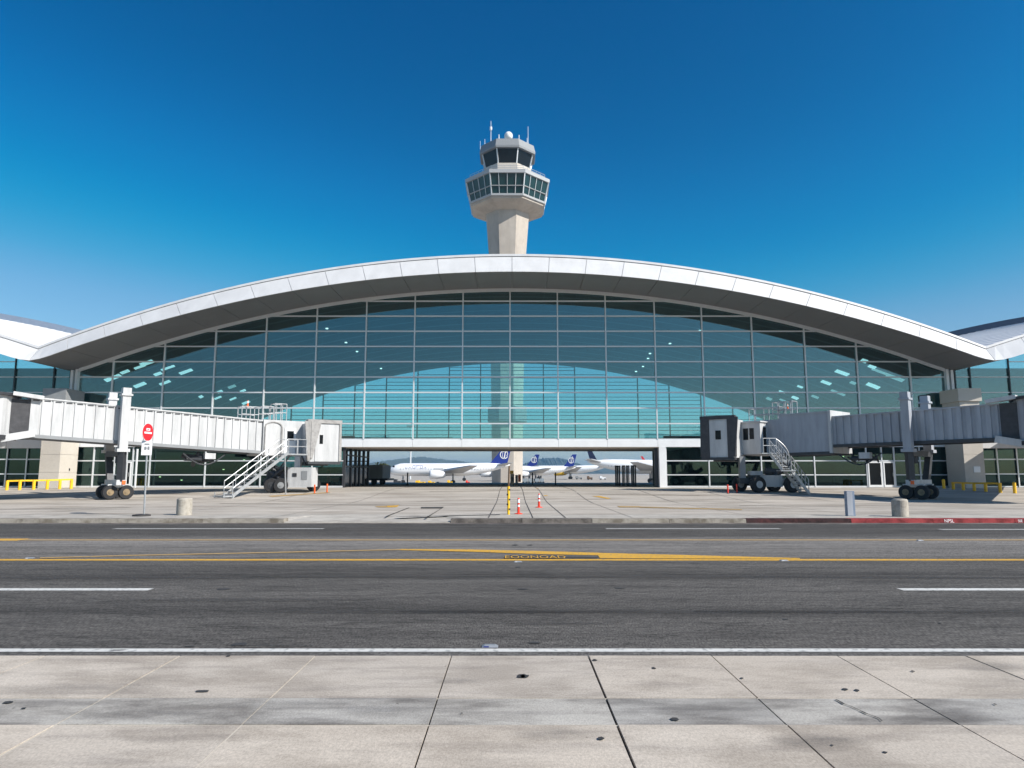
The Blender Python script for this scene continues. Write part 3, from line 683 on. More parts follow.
q = MB(); octo(q, [(r205-.1,zb2-2.9),(W1*.9,zb2-1.7),(W1-.1,zb2-1.1),(W1-.1,zb2-.51)]); q.build('cab_underside', 'tower', TW)
q = MB(); octo(q, [(W2-.35,zb2),(W3-.35,zb3)]); q.build('lower_windows', 'tower_glass', TW)
q = MB()
octo(q, [(W2,zb2-.5),(W2+.1,zb2+.05)]); octo(q, [(W3+.12,zb3-.05),(W3+.2,zb3+.95)])
zm = (zb2+zb3)/2-.6; wm = (W2+W3)/2-.05; octo(q, [(wm-.1,zm-.07),(wm-.08,zm+.07)])
q.build('window_band', 'tower_band', TW)
q = MB()
for i in range(8):
    a0 = math.pi/8+i*math.pi/4; a1 = a0+math.pi/4
    for k in range(5):
        t = k/5 if True else 0
        def P(r, z): 
            A = Vector((cx+r/c8*math.cos(a0), TY+r/c8*math.sin(a0), z)); B = Vector((cx+r/c8*math.cos(a1), TY+r/c8*math.sin(a1), z)); return A.lerp(B, k/4)
        if k < 4: q.beam(P(W2-.2,zb2), P(W3-.2,zb3), .13 if k else .28)
q.build('window_mullion', 'mullion', TW)
q = MB(); octo(q, [(W3*.99,zb3+.95),(W3*.93,zb3+1.3)]); q.build('terrace', 'grey', TW)
zt = zb3+1.3; q = MB()
for rr, zz_ in ((W3*.9, (.7,1.3)),):
    for i in range(8):
        a0 = math.pi/8+i*math.pi/4; a1 = a0+math.pi/4
        A = Vector((cx+rr/c8*math.cos(a0), TY+rr/c8*math.sin(a0), zt)); B = Vector((cx+rr/c8*math.cos(a1), TY+rr/c8*math.sin(a1), zt))
        for h_ in zz_: q.beam(A+Vector((0,0,h_)), B+Vector((0,0,h_)), .08)
        for k in range(5): P_ = A.lerp(B, k/5); q.beam(P_, P_+Vector((0,0,1.3)), .08)
q.build('railing', 'steel', TW)
U0, U1 = ow(21.5,163), ow(25,150)
q = MB(); octo(q, [(ow(25,168)*.93,zt-.2),(ow(25,166)*.93,oz(163.5))]); q.build('upper_base', 'limestone', TW)
q = MB(); octo(q, [(U0-.1,oz(163.5)),(U1-.1,oz(148))]); q.build('upper_windows', 'pane_dark', TW)
q = MB()
for i in range(8):
    a = math.pi/8+i*math.pi/4
    q.beam((cx+U0/c8*math.cos(a),TY+U0/c8*math.sin(a),oz(163.5)), (cx+U1/c8*math.cos(a),TY+U1/c8*math.sin(a),oz(147.5)), .3)
q.build('upper_mullion', 'mullion', TW)
q = MB(); octo(q, [(ow(27.2,149),oz(149.5)),(ow(27.4,148),oz(147.5)),(ow(25.6,140),oz(140.5)),(ow(24,140),oz(140))]); q.build('cab_roof', 'grey', TW)
q = MB(); zr_ = oz(140); rr = 1.25
q.lathe([(.7*rr,0),(.95*rr,.4*rr),(rr,.9*rr),(.92*rr,1.35*rr),(.6*rr,1.75*rr),(.05,1.95*rr)], (cx+.3, TY-2.5, at(508,139.6,TY-2.5).z), 20); MB().tube((cx+.3,TY-2.5,zr_-.2), (cx+.3,TY-2.5,at(508,139.6,TY-2.5).z), .5).build('radome_pedestal', 'grey', TW); q.build('radome', 'white', TW, smooth=True)
q = MB()
for px, y1, r_ in ((491,121,.11),(499,134.5,.22),(528,126.5,.09),(480.5,141,.07),(485,139,.09),(527,138,.12),(519,135,.16)):
    x = (px-512)/F/.95*TY; q.tube((x, TY-1.5, zr_-2.5 if px < 484 else zr_-.1), (x, TY-1.5, at(512,y1,TY-1.5).z), r_, r_*.6)
    if px == 491: q.tube((x,TY-1.5,at(512,130,TY-1.5).z), (x,TY-1.5,at(512,127,TY-1.5).z), .35)
q.beam((cx+1.8,TY-2,zr_), (cx+1.8,TY-2,zr_+1.2), .9); q.build('antenna', 'white', TW)
q = MB()
for k in range(6):
    a = k*1.05+.3; q.tube((cx+U1*.96*math.cos(a), TY+U1*.96*math.sin(a), zt), (cx+U1*.96*math.cos(a), TY+U1*.96*math.sin(a), zt+1.7), .3)
q.build('terrace_equipment', 'steel', TW)
# ============================================================ BOARDING BRIDGES
def wheel(parent, c, ax, r=.5, w=.32, hub='rust'):
    c = Vector(c); ax = Vector(ax).normalized(); q = MB(); n = 22
    up = Vector((0,0,1)); a = ax.cross(up).normalized(); b = up
    prof = [(r*.62,-w/2),(r*.92,-w/2),(r,-w/3),(r,w/3),(r*.92,w/2),(r*.62,w/2)]; vs = []
    for rr, h_ in prof:
        for i in range(n): t = 2*math.pi*i/n; vs.append(c+ax*h_+(a*math.cos(t)+b*math.sin(t))*rr)
    m_ = len(prof); fs = [(j*n+i, j*n+(i+1) % n, (j+1)*n+(i+1) % n, (j+1)*n+i) for j in range(m_-1) for i in range(n)]+[tuple(range(n)), tuple(range((m_-1)*n, m_*n))]
    q.add(vs, fs); wo = q.build('wheel', 'black', parent)
    h = MB(); h.tube(c-ax*(w/2+.02), c+ax*(w/2+.02), r*.45, n=16); h.tube(c-ax*(w/2+.07), c+ax*(w/2+.07), r*.2, n=12); h.build('hub', hub, wo)
def bridge(side):
    L = side < 0
    if L:
        O = Vector((-24.5, 44, 0)); u = Vector((.74,.67,0)).normalized(); n = Vector((.67,-.74,0)).normalized()
        B = thing('boarding_bridge', 'sunlit white ribbed boarding bridge on the left with stairs', 'jet bridge', (-21, 47, 0), 'boarding bridges either side of the passage')
    else:
        O = Vector((25.0, 44, 0)); u = Vector((.66,-.75,0)).normalized(); n = Vector((-.75,-.66,0)).normalized()
        B = thing('boarding_bridge', 'white boarding bridge on the right with shade put into its paint and a glazed operator booth', 'jet bridge', (21, 47, 0), 'boarding bridges either side of the passage')
    body = 'bridge' if L else 'bridge_shade_grey'
    P = lambda t, d, z: O+u*t+n*d+Vector((0,0,z))
    def tunnel(name, t0, t1, zlo, zhi, w, per, fr, dep, d0=0., m=body):
        lo = lambda t: zlo[0]+(zlo[1]-zlo[0])*(t-t0)/(t1-t0); hi = lambda t: zhi[0]+(zhi[1]-zhi[0])*(t-t0)/(t1-t0)
        prof = []; t = t0
        if per:
            while t < t1-.01:
                e = min(t+per, t1); s1 = t+(e-t)*fr
                prof += [(t+.02, d0), (s1, d0), (s1+.03, d0-dep), (e-.01, d0-dep)]; t = e
            prof.append((t1, d0))
        else: prof = [(t0, d0), (t1, d0)]
        prof += [(t1, d0-w), (t0, d0-w)]
        q = MB(); q.hexa([P(a, d, lo(a)) for a, d in prof], [P(a, d, hi(a)) for a, d in prof]); tn = q.build(name, m, B)
        r = MB(); r.hexa([P(t0,d0+.05,hi(t0)), P(t1,d0+.05,hi(t1)), P(t1,d0-w-.05,hi(t1)), P(t0,d0-w-.05,hi(t0))], [P(t0,d0+.05,hi(t0)+.09), P(t1,d0+.05,hi(t1)+.09), P(t1,d0-w-.05,hi(t1)+.09), P(t0,d0-w-.05,hi(t0)+.09)])
        r.build('roof_deck', body, tn)
        bt = MB(); bt.hexa([P(t0,d0+.04,lo(t0)-.2), P(t1,d0+.04,lo(t1)-.2), P(t1,d0-.25,lo(t1)-.2), P(t0,d0-.25,lo(t0)-.2)], [P(t0,d0+.04,lo(t0)), P(t1,d0+.04,lo(t1)), P(t1,d0-.25,lo(t1)), P(t0,d0-.25,lo(t0))])
        bt.hexa([P(t0,d0-w+.25,lo(t0)-.2), P(t1,d0-w+.25,lo(t1)-.2), P(t1,d0-w-.04,lo(t1)-.2), P(t0,d0-w-.04,lo(t0)-.2)], [P(t0,d0-w+.25,lo(t0)), P(t1,d0-w+.25,lo(t1)), P(t1,d0-w-.04,lo(t1)), P(t0,d0-w-.04,lo(t0))])
        bt.build('bottom_rail', 'grey' if L else 'steel_dark', tn)
        if per and L:
            t = t0+per*.5
            while t < t1: sl_ = MB(); sl_.hexa([P(t-.16,d0+.012,hi(t)-.13), P(t+.16,d0+.012,hi(t)-.13), P(t+.16,d0-.01,hi(t)-.13), P(t-.16,d0-.01,hi(t)-.13)], [P(t-.16,d0+.012,hi(t)-.05), P(t+.16,d0+.012,hi(t)-.05), P(t+.16,d0-.01,hi(t)-.05), P(t-.16,d0-.01,hi(t)-.05)]); sl_.build('vent_slot', 'steel_dark', tn); t += per
        return tn
    def tb(name, m, t0, t1, d0, d1, z0, z1, par=None):
        q = MB(); q.hexa([P(t0,d0,z0), P(t1,d0,z0), P(t1,d1,z0), P(t0,d1,z0)], [P(t0,d0,z1), P(t1,d0,z1), P(t1,d1,z1), P(t0,d1,z1)]); return q.build(name, m, par or B)
    if L:
        tunnel('inner_tunnel', -4.9, 9.0, (3.95,3.27), (6.05,5.38), 2.6, .56, .86, .07)
        rc = P(-7.4, -1.3, 0); rr = 2.0; zl, zh = 3.85, 6.1
    else:
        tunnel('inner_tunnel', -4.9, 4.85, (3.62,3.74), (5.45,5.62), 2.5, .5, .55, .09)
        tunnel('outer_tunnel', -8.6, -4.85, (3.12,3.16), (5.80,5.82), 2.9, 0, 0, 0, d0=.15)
        q = MB()
        for t in (-4.9,): q.hexa([P(t-.12,.22,3.05), P(t+.06,.22,3.05), P(t+.06,-2.9,3.05), P(t-.12,-2.9,3.05)], [P(t-.12,.22,5.95), P(t+.06,.22,5.95), P(t+.06,-2.9,5.95), P(t-.12,-2.9,5.95)])
        q.build('tunnel_collar', 'bridge', B)
        rc = P(7.3, -1.25, 0); rr = 2.0; zl, zh = 3.5, 5.85
    # rotunda with ribbed drum, roof, column and fixed walkway
    q = MB(); N = 60; ring = []
    for i in range(N): a = 2*math.pi*i/N; r_ = rr-(.05 if i % 3 == 0 else 0); ring.append(Vector((rc.x+r_*math.cos(a), rc.y+r_*math.sin(a), 0)))
    q.hexa([p+Vector((0,0,zl)) for p in ring], [p+Vector((0,0,zh)) for p in ring]); ro = q.build('rotunda', body, B)
    MB().tube(rc+Vector((0,0,zh+.003)), rc+Vector((0,0,zh+.16)), rr+.22, n=40).build('rotunda_roof', 'steel_dark', ro)
    MB().tube(rc+Vector((0,0,zl-.25)), rc+Vector((0,0,zl-.003)), rr+.1, n=40).build('rotunda_base', 'steel_dark', ro)
    MB().tube(rc+Vector((0,0,-.05)), rc+Vector((0,0,zl-.26)), .4, n=20).build('rotunda_column', 'bridge', ro)
    k = -4.9 if L else 4.85; s_ = -1 if L else 1
    q = MB(); q.hexa([P(k-.0*s_,-.02,zl+.15), P(k+.9*s_,-.1,zl+.15), P(k+.9*s_,-2.4,zl+.15), P(k,-2.5,zl+.15)], [P(k,-.02,zh-.15), P(k+.9*s_,-.1,zh-.15), P(k+.9*s_,-2.4,zh-.15), P(k,-2.5,zh-.15)]); q.build('rotunda_throat', 'bellows_dark', B)
    q = MB()
    q.beam(P(k+.9*s_,.12,zh+.15), P(k-.6*s_,.12,zh-.02), .5, .22); q.build('hinge_plate', 'bridge', B); q = MB(); q.beam(P(k+1.3*s_,.14,zl-.22), P(k-.3*s_,.14,zl+.15), .16, .4)
    q.build('hinge_plate', 'bridge', B)
    wend = Vector((-47, 61.6, 0)) if L else Vector((47, 61.6, 0)); wd = (wend-rc); wd.z = 0; wdn = wd.normalized(); sd = Vector((-wdn.y, wdn.x, 0))*1.15; st = rc+wdn*(rr-.25)
    st.z = 0
    q = MB(); q.hexa([st-sd+Vector((0,0,zl+.05)), st+sd+Vector((0,0,zl+.05)), wend+sd+Vector((0,0,zl+.4)), wend-sd+Vector((0,0,zl+.4))], [st-sd+Vector((0,0,zh-.06)), st+sd+Vector((0,0,zh-.06)), wend+sd+Vector((0,0,zh+.3)), wend-sd+Vector((0,0,zh+.3))]); q.build('fixed_walkway', body, B)
    # lift columns and bogie at t = 0
    zt_ = 7.0 if L else 6.75; yw = gz(44)
    for d in (.42, -3.05):
        q = MB(); q.hexa([P(-.24,d-.24,3.05), P(.24,d-.24,3.05), P(.24,d+.24,3.05), P(-.24,d+.24,3.05)], [P(-.24,d-.24,zt_-.5), P(.24,d-.24,zt_-.5), P(.24,d+.24,zt_-.5), P(-.24,d+.24,zt_-.5)])
        lc = q.build('lift_column', 'bridge' if L else 'bridge_shade_grey', B)
        q = MB(); q.hexa([P(-.32,d-.32,zt_-.5), P(.32,d-.32,zt_-.5), P(.32,d+.32,zt_-.5), P(-.32,d+.32,zt_-.5)], [P(-.32,d-.32,zt_-.38), P(.32,d-.32,zt_-.38), P(.32,d+.32,zt_-.38), P(-.32,d+.32,zt_-.38)])
        q.hexa([P(-.24,d-.24,zt_-.38), P(.24,d-.24,zt_-.38), P(.24,d+.24,zt_-.38), P(-.24,d+.24,zt_-.38)], [P(-.24,d-.24,zt_), P(.24,d-.24,zt_), P(.24,d+.24,zt_), P(-.24,d+.24,zt_)])
        q.build('column_cap', 'bridge' if L else 'bridge_shade_grey', lc); q = MB()
        q.hexa([P(-.36,d-.3,3.0), P(.36,d-.3,3.0), P(.36,d+.3,3.0), P(-.36,d+.3,3.0)], [P(-.36,d-.3,3.2), P(.36,d-.3,3.2), P(.36,d+.3,3.2), P(-.36,d+.3,3.2)])
        q.build('column_collar', 'bridge' if L else 'bridge_shade_grey', lc)
        d2 = d*1.0 if d > 0 else -2.3
        q = MB(); q.beam(P(0,d,3.02), P(0,d if d > 0 else -2.2,1.2), .36, .36); q.build('inner_post', 'steel_dark', lc)
    q = MB(); q.beam(P(0,.3,2.92), P(0,-3.0,2.92), .4, .35); q.beam(P(0,-.6,2.8), P(0,-.6,2.3), .2); q.build('cross_beam', 'steel_dark', B)
    q = MB(); q.beam(P(0,.6,1.12), P(0,-2.4,1.12), .5, .32); q.beam(P(-.6,.0,.92), P(.6,.0,.92), .24, .2); q.beam(P(-.6,-1.5,.92), P(.6,-1.5,.92), .24, .2)
    bg = q.build('bogie', 'bridge', B)
    q = MB(); q.beam(P(.05,.63,1.12), P(.25,.63,1.12), .05, .22); q.build('reflector', 'orange', bg)
    for t in (-.45, .45):
        for d in (.0, -1.5): wheel(B, P(t,d,.45+yw), n, .44, .34)
    # undercarriage clutter
    q = MB(); t = 5 if L else -3.5
    for i in range(10): q.tube(P(t+random.uniform(-1,1.3),-.4-random.random(),2.9+random.uniform(-.3,.15)), P(t+random.uniform(-1,1.3),-.4-random.random(),2.7+random.uniform(-.5,.2)), .06+.1*random.random())
    tt = [P(t-1.2,-.3,3.0)]+[P(t-1.2+.35*i,-.3,3.0-.75*math.sin(math.pi*i/8)) for i in range(1, 8)]+[P(t+1.6,-.3,3.0)]
    for a, b in zip(tt, tt[1:]): q.tube(a, b, .05, n=6)
    q.build('cable_loops', 'steel_dark', B)
    tb('junction_box', 'bridge', t+.2, t+.9, -.2, -.6, 2.65, 3.05)
    # ---------- cab
    if L:
        cab = tb('cab', 'bridge', 9.02, 12.2, .12, -2.7, 2.95, 5.5); s_ = 1
        q = MB()
        for i in range(9):
            a = math.pi*i/8; q.beam(P(9.75-.62*math.cos(a),.16,5.0+.36*math.sin(a)), P(9.75-.62*math.cos(a+math.pi/8),.16,5.0+.36*math.sin(a+math.pi/8)), .07) if i < 8 else None
        q.beam(P(9.13,.16,2.95), P(9.13,.16,5.0), .07); q.beam(P(10.37,.16,2.95), P(10.37,.16,5.0), .1); q.build('shutter_frame', 'bellows', cab)
        dr = tb('door', 'white', 10.6, 11.45, .125, .17, 2.98, 4.95, B); tb('door_window', 'pane_dark', 10.8, 11.25, .171, .19, 4.1, 4.72, dr)
        tb('window_seal', 'grey', 10.74, 11.31, .1705, .18, 4.04, 4.78, dr)
        C1 = Vector((-14.6, 50.5, 0)); nn = Vector((.55,-.83,0)).normalized(); tt_ = Vector((.83,.55,0)).normalized(); zb_, ztp = 2.45, 5.42
    else:
        cab = tb('cab', 'bridge_shade_grey', -11.6, -8.62, .05, -2.7, 3.0, 5.55); s_ = -1
        bo = tb('operator_booth', 'bridge', -11.1, -9.6, 1.0, .06, 3.05, 5.35)
        w1 = tb('booth_window', 'pane_dark', -10.95, -10.55, 1.003, 1.02, 4.1, 4.95, bo); tb('booth_window', 'pane_dark', -10.45, -10.1, 1.003, 1.02, 4.15, 4.95, bo)
        q = MB(); q.hexa([P(-9.597,.2,3.15), P(-9.597,.62,3.15), P(-9.58,.62,3.15), P(-9.58,.2,3.15)], [P(-9.597,.2,5.0), P(-9.597,.62,5.0), P(-9.58,.62,5.0), P(-9.58,.2,5.0)]); q.build('booth_door', 'pane_dark', bo)
        tb('booth_roof', 'bridge', -11.2, -9.5, 1.1, .06, 5.353, 5.45, bo)
        C1 = Vector((15.8, 50.0, 0)); nn = Vector((-.55,-.83,0)).normalized(); tt_ = Vector((-.83,.55,0)).normalized(); zb_, ztp = 2.75, 5.68
    H = lambda a, d, z: C1+tt_*a+nn*d+Vector((0,0,z))    # a along the opening, d forward
    def hb(name, m, a0, a1, d0, d1, z0, z1, par=None):
        q = MB(); q.hexa([H(a0,d0,z0), H(a1,d0,z0), H(a1,d1,z0), H(a0,d1,z0)], [H(a0,d0,z1), H(a1,d0,z1), H(a1,d1,z1), H(a0,d1,z1)]); return q.build(name, m, par or B)
    hd = hb('cab_head', 'bridge', 0, 2.3, -2.6, -.02, zb_+.05, ztp-.1)
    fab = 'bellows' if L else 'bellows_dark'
    q = MB()      # folded canopy hood around the mouth: vertical folds at each side, sloping top
    for k in range(4):
        o_ = .07*k
        q.hexa([H(-.04-.05*(k%2),-.45+.14*k,zb_+.1), H(.10,-.45+.14*k,zb_+.1), H(.10,-.33+.14*k,zb_+.1), H(-.04-.05*(k%2),-.33+.14*k,zb_+.1)], [H(-.16-o_,-.45+.14*k,ztp), H(.12,-.45+.14*k,ztp+.02), H(.12,-.33+.14*k,ztp+.02), H(-.16-o_,-.33+.14*k,ztp)])
        q.hexa([H(2.2,-.45+.14*k,zb_+.1), H(2.36+.05*(k%2),-.45+.14*k,zb_+.1), H(2.36+.05*(k%2),-.33+.14*k,zb_+.1), H(2.2,-.33+.14*k,zb_+.1)], [H(2.2,-.45+.14*k,ztp), H(2.36+(k%2)*.05,-.45+.14*k,ztp), H(2.36,-.33+.14*k,ztp), H(2.2,-.33+.14*k,ztp)])
        q.beam(H(-.15,-.4+.14*k,ztp-.02+.03*(k%2)), H(2.4,-.4+.14*k,ztp-.02+.03*(k%2)), .12, .26)
    if not L:
        q.hexa([H(.1,-.02,zb_), H(.42,-.02,zb_), H(.42,.1,zb_), H(.1,.1,zb_)], [H(.1,-.02,ztp), H(.42,-.02,ztp), H(.42,.1,ztp), H(.1,.1,ztp)])
        q.hexa([H(1.75,-.02,zb_), H(2.3,-.02,zb_), H(2.3,.1,zb_), H(1.75,.1,zb_)], [H(1.75,-.02,ztp), H(2.3,-.02,ztp), H(2.3,.1,ztp), H(1.75,.1,ztp)])
    else:
        q.hexa([H(.1,-.02,zb_+.3), H(.25,-.02,zb_+.3), H(.25,.12,zb_+.3), H(.1,.12,zb_+.3)], [H(.1,-.02,ztp), H(.85,-.02,ztp), H(.85,.12,ztp), H(.1,.12,ztp)])
    q.build('canopy_hood', fab, hd)
    a0, a1 = (.45, 2.25) if L else (.44, 1.73)
    cd_ = hb('cab_door', 'bridge', a0, a1, -.018, .03, zb_+.08, ztp-.22, hd)
    m0 = .62 if L else .75
    hb('door_window', 'pane_dark', a0+(.3 if L else .45), a0+(.55 if L else .85), .032, .045, zb_+1.35, zb_+2.0, cd_)
    hb('cab_bumper', 'steel_dark', -.05, 2.35, -.5, .1, zb_-.12, zb_+.06, hd)
    MB().tube(H(1.1,-2.0,zb_-.2), H(1.1,-2.0,zb_+.04), 1.0, n=24).build('cab_turntable', 'steel_dark', B)
    # ---------- drive unit
    if L:
        gzz = gz(51)
        q = MB(); q.box(-15.9, -14.2, 50.0, 51.6, gzz+.38, gzz+1.75); dv = q.build('drive_unit', 'bridge', B)
        MB().box(-15.55, -15.25, 49.97, 49.997, gzz+1.1, gzz+1.35).build('panel_label', 'steel_dark', dv); MB().box(-14.9, -14.5, 49.97, 49.997, gzz+.9, gzz+1.5).build('warning_plate', 'grey', dv)
        MB().box(-17.6, -15.92, 50.0, 52, gzz+.55, gzz+.95).build('drive_chassis', 'steel_dark', B)
        q = MB()
        for i in range(9): q.tube((-17.5+random.random()*1.4, 50+random.random(), gzz+1), (-17.4+random.random()*1.4, 50+random.random(), gzz+1.2+random.random()*.7), .07+.12*random.random())
        q.box(-17.5,-16.1,50.3,51.5,gzz+.96,gzz+1.5); q.build('hydraulic_pack', 'steel_dark', B)
        for x, y in ((-17.0,49.9),(-16.3,49.85),(-17.0,52.0),(-14.6,52.0)): wheel(B, (x, y, gzz+.5), (.3,-1,0), .5, .36, 'steel_dark' if x < -16.5 else 'grey')
        MB().box(-15.75, -15.35, 51.0, 51.4, gzz+1.76, 2.9).build('lift_leg', 'bridge', B)
        q = MB(); q.tube((-16.1,51,2.95), (-16.9,51,1.9), .07); q.tube((-15.2,50.9,2.9), (-14.9,50.8,2.3), .06); q.build('hoses', 'steel_dark', B)
    else:
        gzz = gz(51)
        q = MB(); q.box(17.9, 19.3, 50.4, 51.9, gzz+.38, gzz+1.2); q.box(17.3,19.9,50.7,51.7,gzz+.62,gzz+.95); q.box(17.2,18.1,50.9,51.6,gzz+1.2,gzz+1.5); dv = q.build('drive_unit', 'bridge', B)
        for x, y in ((17.45,50.15),(19.85,50.15),(16.7,51.9),(19.2,51.9)): wheel(B, (x, y, gzz+.55), (.25,-1,0), .57, .4, 'bridge')
        MB().box(16.5, 16.9, 51, 51.4, gzz+.9, 2.9).build('lift_leg', 'grey', B)
        q = MB(); q.box(16.4,17.2,50.9,51.6,gzz+.6,gzz+1.0); q.box(17.1,19.0,51.0,51.3,gzz+.96,gzz+1.25); q.tube((18.8,50.6,gzz+1.2), (19.8,50.7,gzz+1.8), .22); q.tube((19.3,50.8,gzz+1.4),(18.2,50.8,gzz+1.5),.25); q.build('hydraulic_pack', 'steel_dark', B)
    # ---------- stairs
    def stairs(tp, bt, w, nst, platz, landing=None):
        tp, bt = Vector(tp), Vector(bt); d = bt-tp; dh = Vector((d.x,d.y,0)).normalized(); sd = Vector((-dh.y,dh.x,0))*w/2
        q = MB()
        for s in (-1, 1): q.beam(tp+sd*s, bt+sd*s, .05, .2)
        q.build('stair_stringer', 'steel', B)
        q = MB()
        for i in range(nst):
            c = tp.lerp(bt, (i+.5)/nst); q.hexa([c-sd-dh*.13-Vector((0,0,.02)), c+sd-dh*.13-Vector((0,0,.02)), c+sd+dh*.13-Vector((0,0,.02)), c-sd+dh*.13-Vector((0,0,.02))], [c-sd-dh*.13+Vector((0,0,.03)), c+sd-dh*.13+Vector((0,0,.03)), c+sd+dh*.13+Vector((0,0,.03)), c-sd+dh*.13+Vector((0,0,.03))])
        q.build('stair_treads', 'steel', B)
        q = MB()
        for s in (-1, 1):
            for h_ in (.5, .95): q.tube(tp+sd*s+Vector((0,0,h_)), bt+sd*s+Vector((0,0,h_)), .028, n=6)
            for i in range(6): c = tp.lerp(bt, i/5)+sd*s; q.tube(c, c+Vector((0,0,.95)), .025, n=6)
            q.tube(bt+sd*s+Vector((0,0,.95)), bt+sd*s, .03, n=6)
        q.build('handrail', 'steel', B)
        return dh, sd
    if L:
        top = at(283, 453.5, 48.6); bot = at(228, 495.5, 45.3); bot.z = gz(45.3)+.12
        dh, sd = stairs(top, bot, .95, 15, 0)
        q = MB(); q.beam(bot-sd*1.3, bot+sd*1.3, .12); q.beam(bot-sd*1.2+dh*.6, bot+sd*1.2+dh*.6, .1); 
        for s in (-1.1, 1.1): q.beam(bot+sd*s-dh*.1, bot+sd*s+dh*.7, .1); q.tube(bot+sd*s+dh*.6+Vector((0,0,-.1)), bot+sd*s+dh*.6+Vector((0,0,.25)), .03); q.tube(bot+sd*s-Vector((0,0,.13)), bot+sd*s+Vector((0,0,.02)), .09)
        q.build('stair_foot', 'steel', B)
        # landing
        la = top-dh*.0; q = MB(); q.hexa([la-sd-Vector((0,0,.1)), la+sd*1.0-Vector((0,0,.1)), la+sd-dh*1.7-Vector((0,0,.1)), la-sd-dh*1.7-Vector((0,0,.1))], [la-sd, la+sd, la+sd-dh*1.7, la-sd-dh*1.7]); q.build('landing', 'steel', B)
        q = MB()
        for s in (-1, 1):
            for h_ in (.5, 1.0): q.tube(la+sd*s+Vector((0,0,h_)), la+sd*s-dh*1.6+Vector((0,0,h_)), .028, n=6)
            for k in range(3): q.tube(la+sd*s-dh*.8*k, la+sd*s-dh*.8*k+Vector((0,0,1.0)), .028, n=6)
        q.build('landing_rail', 'steel', B)
        q = MB(); q.tube(la+sd+dh*.2-Vector((0,0,.1)), Vector(((la+sd).x, (la+sd).y, gz(48.6))), .05); q.build('stair_prop', 'steel', B)
    else:
        top = at(773, 453, 49.0); mid = at(786, 470, 48.2); bot = at(805, 491.5, 48.6); bot.z = gz(48.6)+.08
        stairs(top, mid, .8, 8, 0); dh, sd = stairs(mid+Vector((.1,0,0)), bot, .8, 9, 0)
        q = MB(); q.box(mid.x-.5, mid.x+.5, mid.y-.45, mid.y+.45, mid.z-.08, mid.z-.02); q.box(top.x-.9,top.x+.1,top.y-.4,top.y+.6,top.z-.07,top.z); q.beam(bot-sd*1.1, bot+sd*1.1, .14); q.build('landing', 'steel', B)
        q = MB()
        for h_ in (.5, 1.0): q.tube(top+Vector((-.8,-.4,h_)), top+Vector((.1,-.4,h_)), .028, n=6)
        for xx in (-.8,-.35,.1): q.tube(top+Vector((xx,-.4,0)), top+Vector((xx,-.4,1.0)), .028, n=6)
        # curved safety hoop
        pp = [top+Vector((.1+.9*math.sin(i*.2), -.3, 1.0+.35*math.cos(i*.2)-.35-.12*i)) for i in range(9)]
        for a, b in zip(pp, pp[1:]): q.tube(a, b, .03, n=6)
        q.build('landing_rail', 'steel', B)
        q = MB()
        for i in range(14): q.tube(mid+Vector((random.uniform(-.5,.6),random.uniform(0,.8),random.uniform(-.3,.9))), mid+Vector((random.uniform(-.5,.6),random.uniform(0,.8),random.uniform(-.4,.8))), .03+.05*random.random(), n=6)
        q.build('cable_bundle', 'steel_dark', B)
        q = MB(); q.box(mid.x-.1,mid.x+.5,mid.y+.2,mid.y+.6,mid.z+.25,mid.z+.7); q.build('motor_box', 'steel', B)
    # ---------- roof rails
    q = MB()
    def cage(t0, t1, z0, h_, nn_):
        for d in (-.35, -1.1):
            for k in range(nn_+1): t = t0+(t1-t0)*k/nn_; q.tube(P(t,d,z0), P(t,d,z0+h_), .035, n=6)
            for hh in (.5, 1.0): q.tube(P(t0,d,z0+h_*hh), P(t1,d,z0+h_*hh), .03, n=6)
        for t in (t0, t1): q.tube(P(t,-.35,z0+h_), P(t,-1.1,z0+h_), .03, n=6)
    if L: cage(7.6,8.8,5.3,1.1,2); cage(9.1,9.9,5.45,1.05,1); cage(10.0,10.9,5.45,1.3,2)
    else: cage(-11.2,-8.8,5.55,.95,2); cage(-9.3,-7.8,5.7,1.15,3)
    q.build('roof_railing', 'steel', B)
    return P
PL = bridge(-1); PR = bridge(1)
# ============================================================ small things
def cone_unit(name, label, cat, group, loc, h, kind):
    t = thing(name, label, cat, (0,0,0), group, world=False)
    if kind == 'cone':
        MB().lathe([(.15*h*1.3,.0),(.15*h*1.3,.04*h),(.06*h,.04*h+.002)], n=4, ph=math.pi/4).build('base', 'redorange', t)
        MB().lathe([(.17*h,.04*h),(.045*h,h)], n=18).build('body', 'orange', t)
        MB().lathe([(.105*h+.006,.55*h),(.07*h+.006,.85*h)], n=18).build('stripe', 'white', t)
    elif kind == 'tube':
        MB().lathe([(.26*h,0),(.26*h,.035*h),(.12*h,.07*h)], n=8).build('base', 'redorange', t)
        MB().lathe([(.085*h,.07*h),(.07*h,.95*h),(.05*h,h)], n=16).build('body', 'redorange', t)
        for a, b in ((.45,.58),(.70,.92)): MB().lathe([(.088*h,a*h),(.083*h,b*h)], n=16).build('stripe', 'white', t)
    elif kind == 'post':
        MB().lathe([(.16*h,0),(.16*h,.04*h)], n=12).build('base', 'steel_dark', t)
        MB().lathe([(.085*h,.04*h),(.085*h,.96*h),(.06*h,h)], n=14).build('body', 'orange', t)
    t.location = loc; return t
grp = 'traffic markers on the apron'
p = gp(518.5, 514); cone_unit('traffic_cone', 'red and white tubular marker beside the yellow pole', 'traffic cone', grp, (p.x, p.y, gz(p.y)), .66, 'tube')
p = gp(539, 507.5); cone_unit('traffic_cone', 'red and white tubular marker farther right, standing alone on the apron', 'traffic cone', grp, (p.x, p.y, gz(p.y)), .68, 'tube')
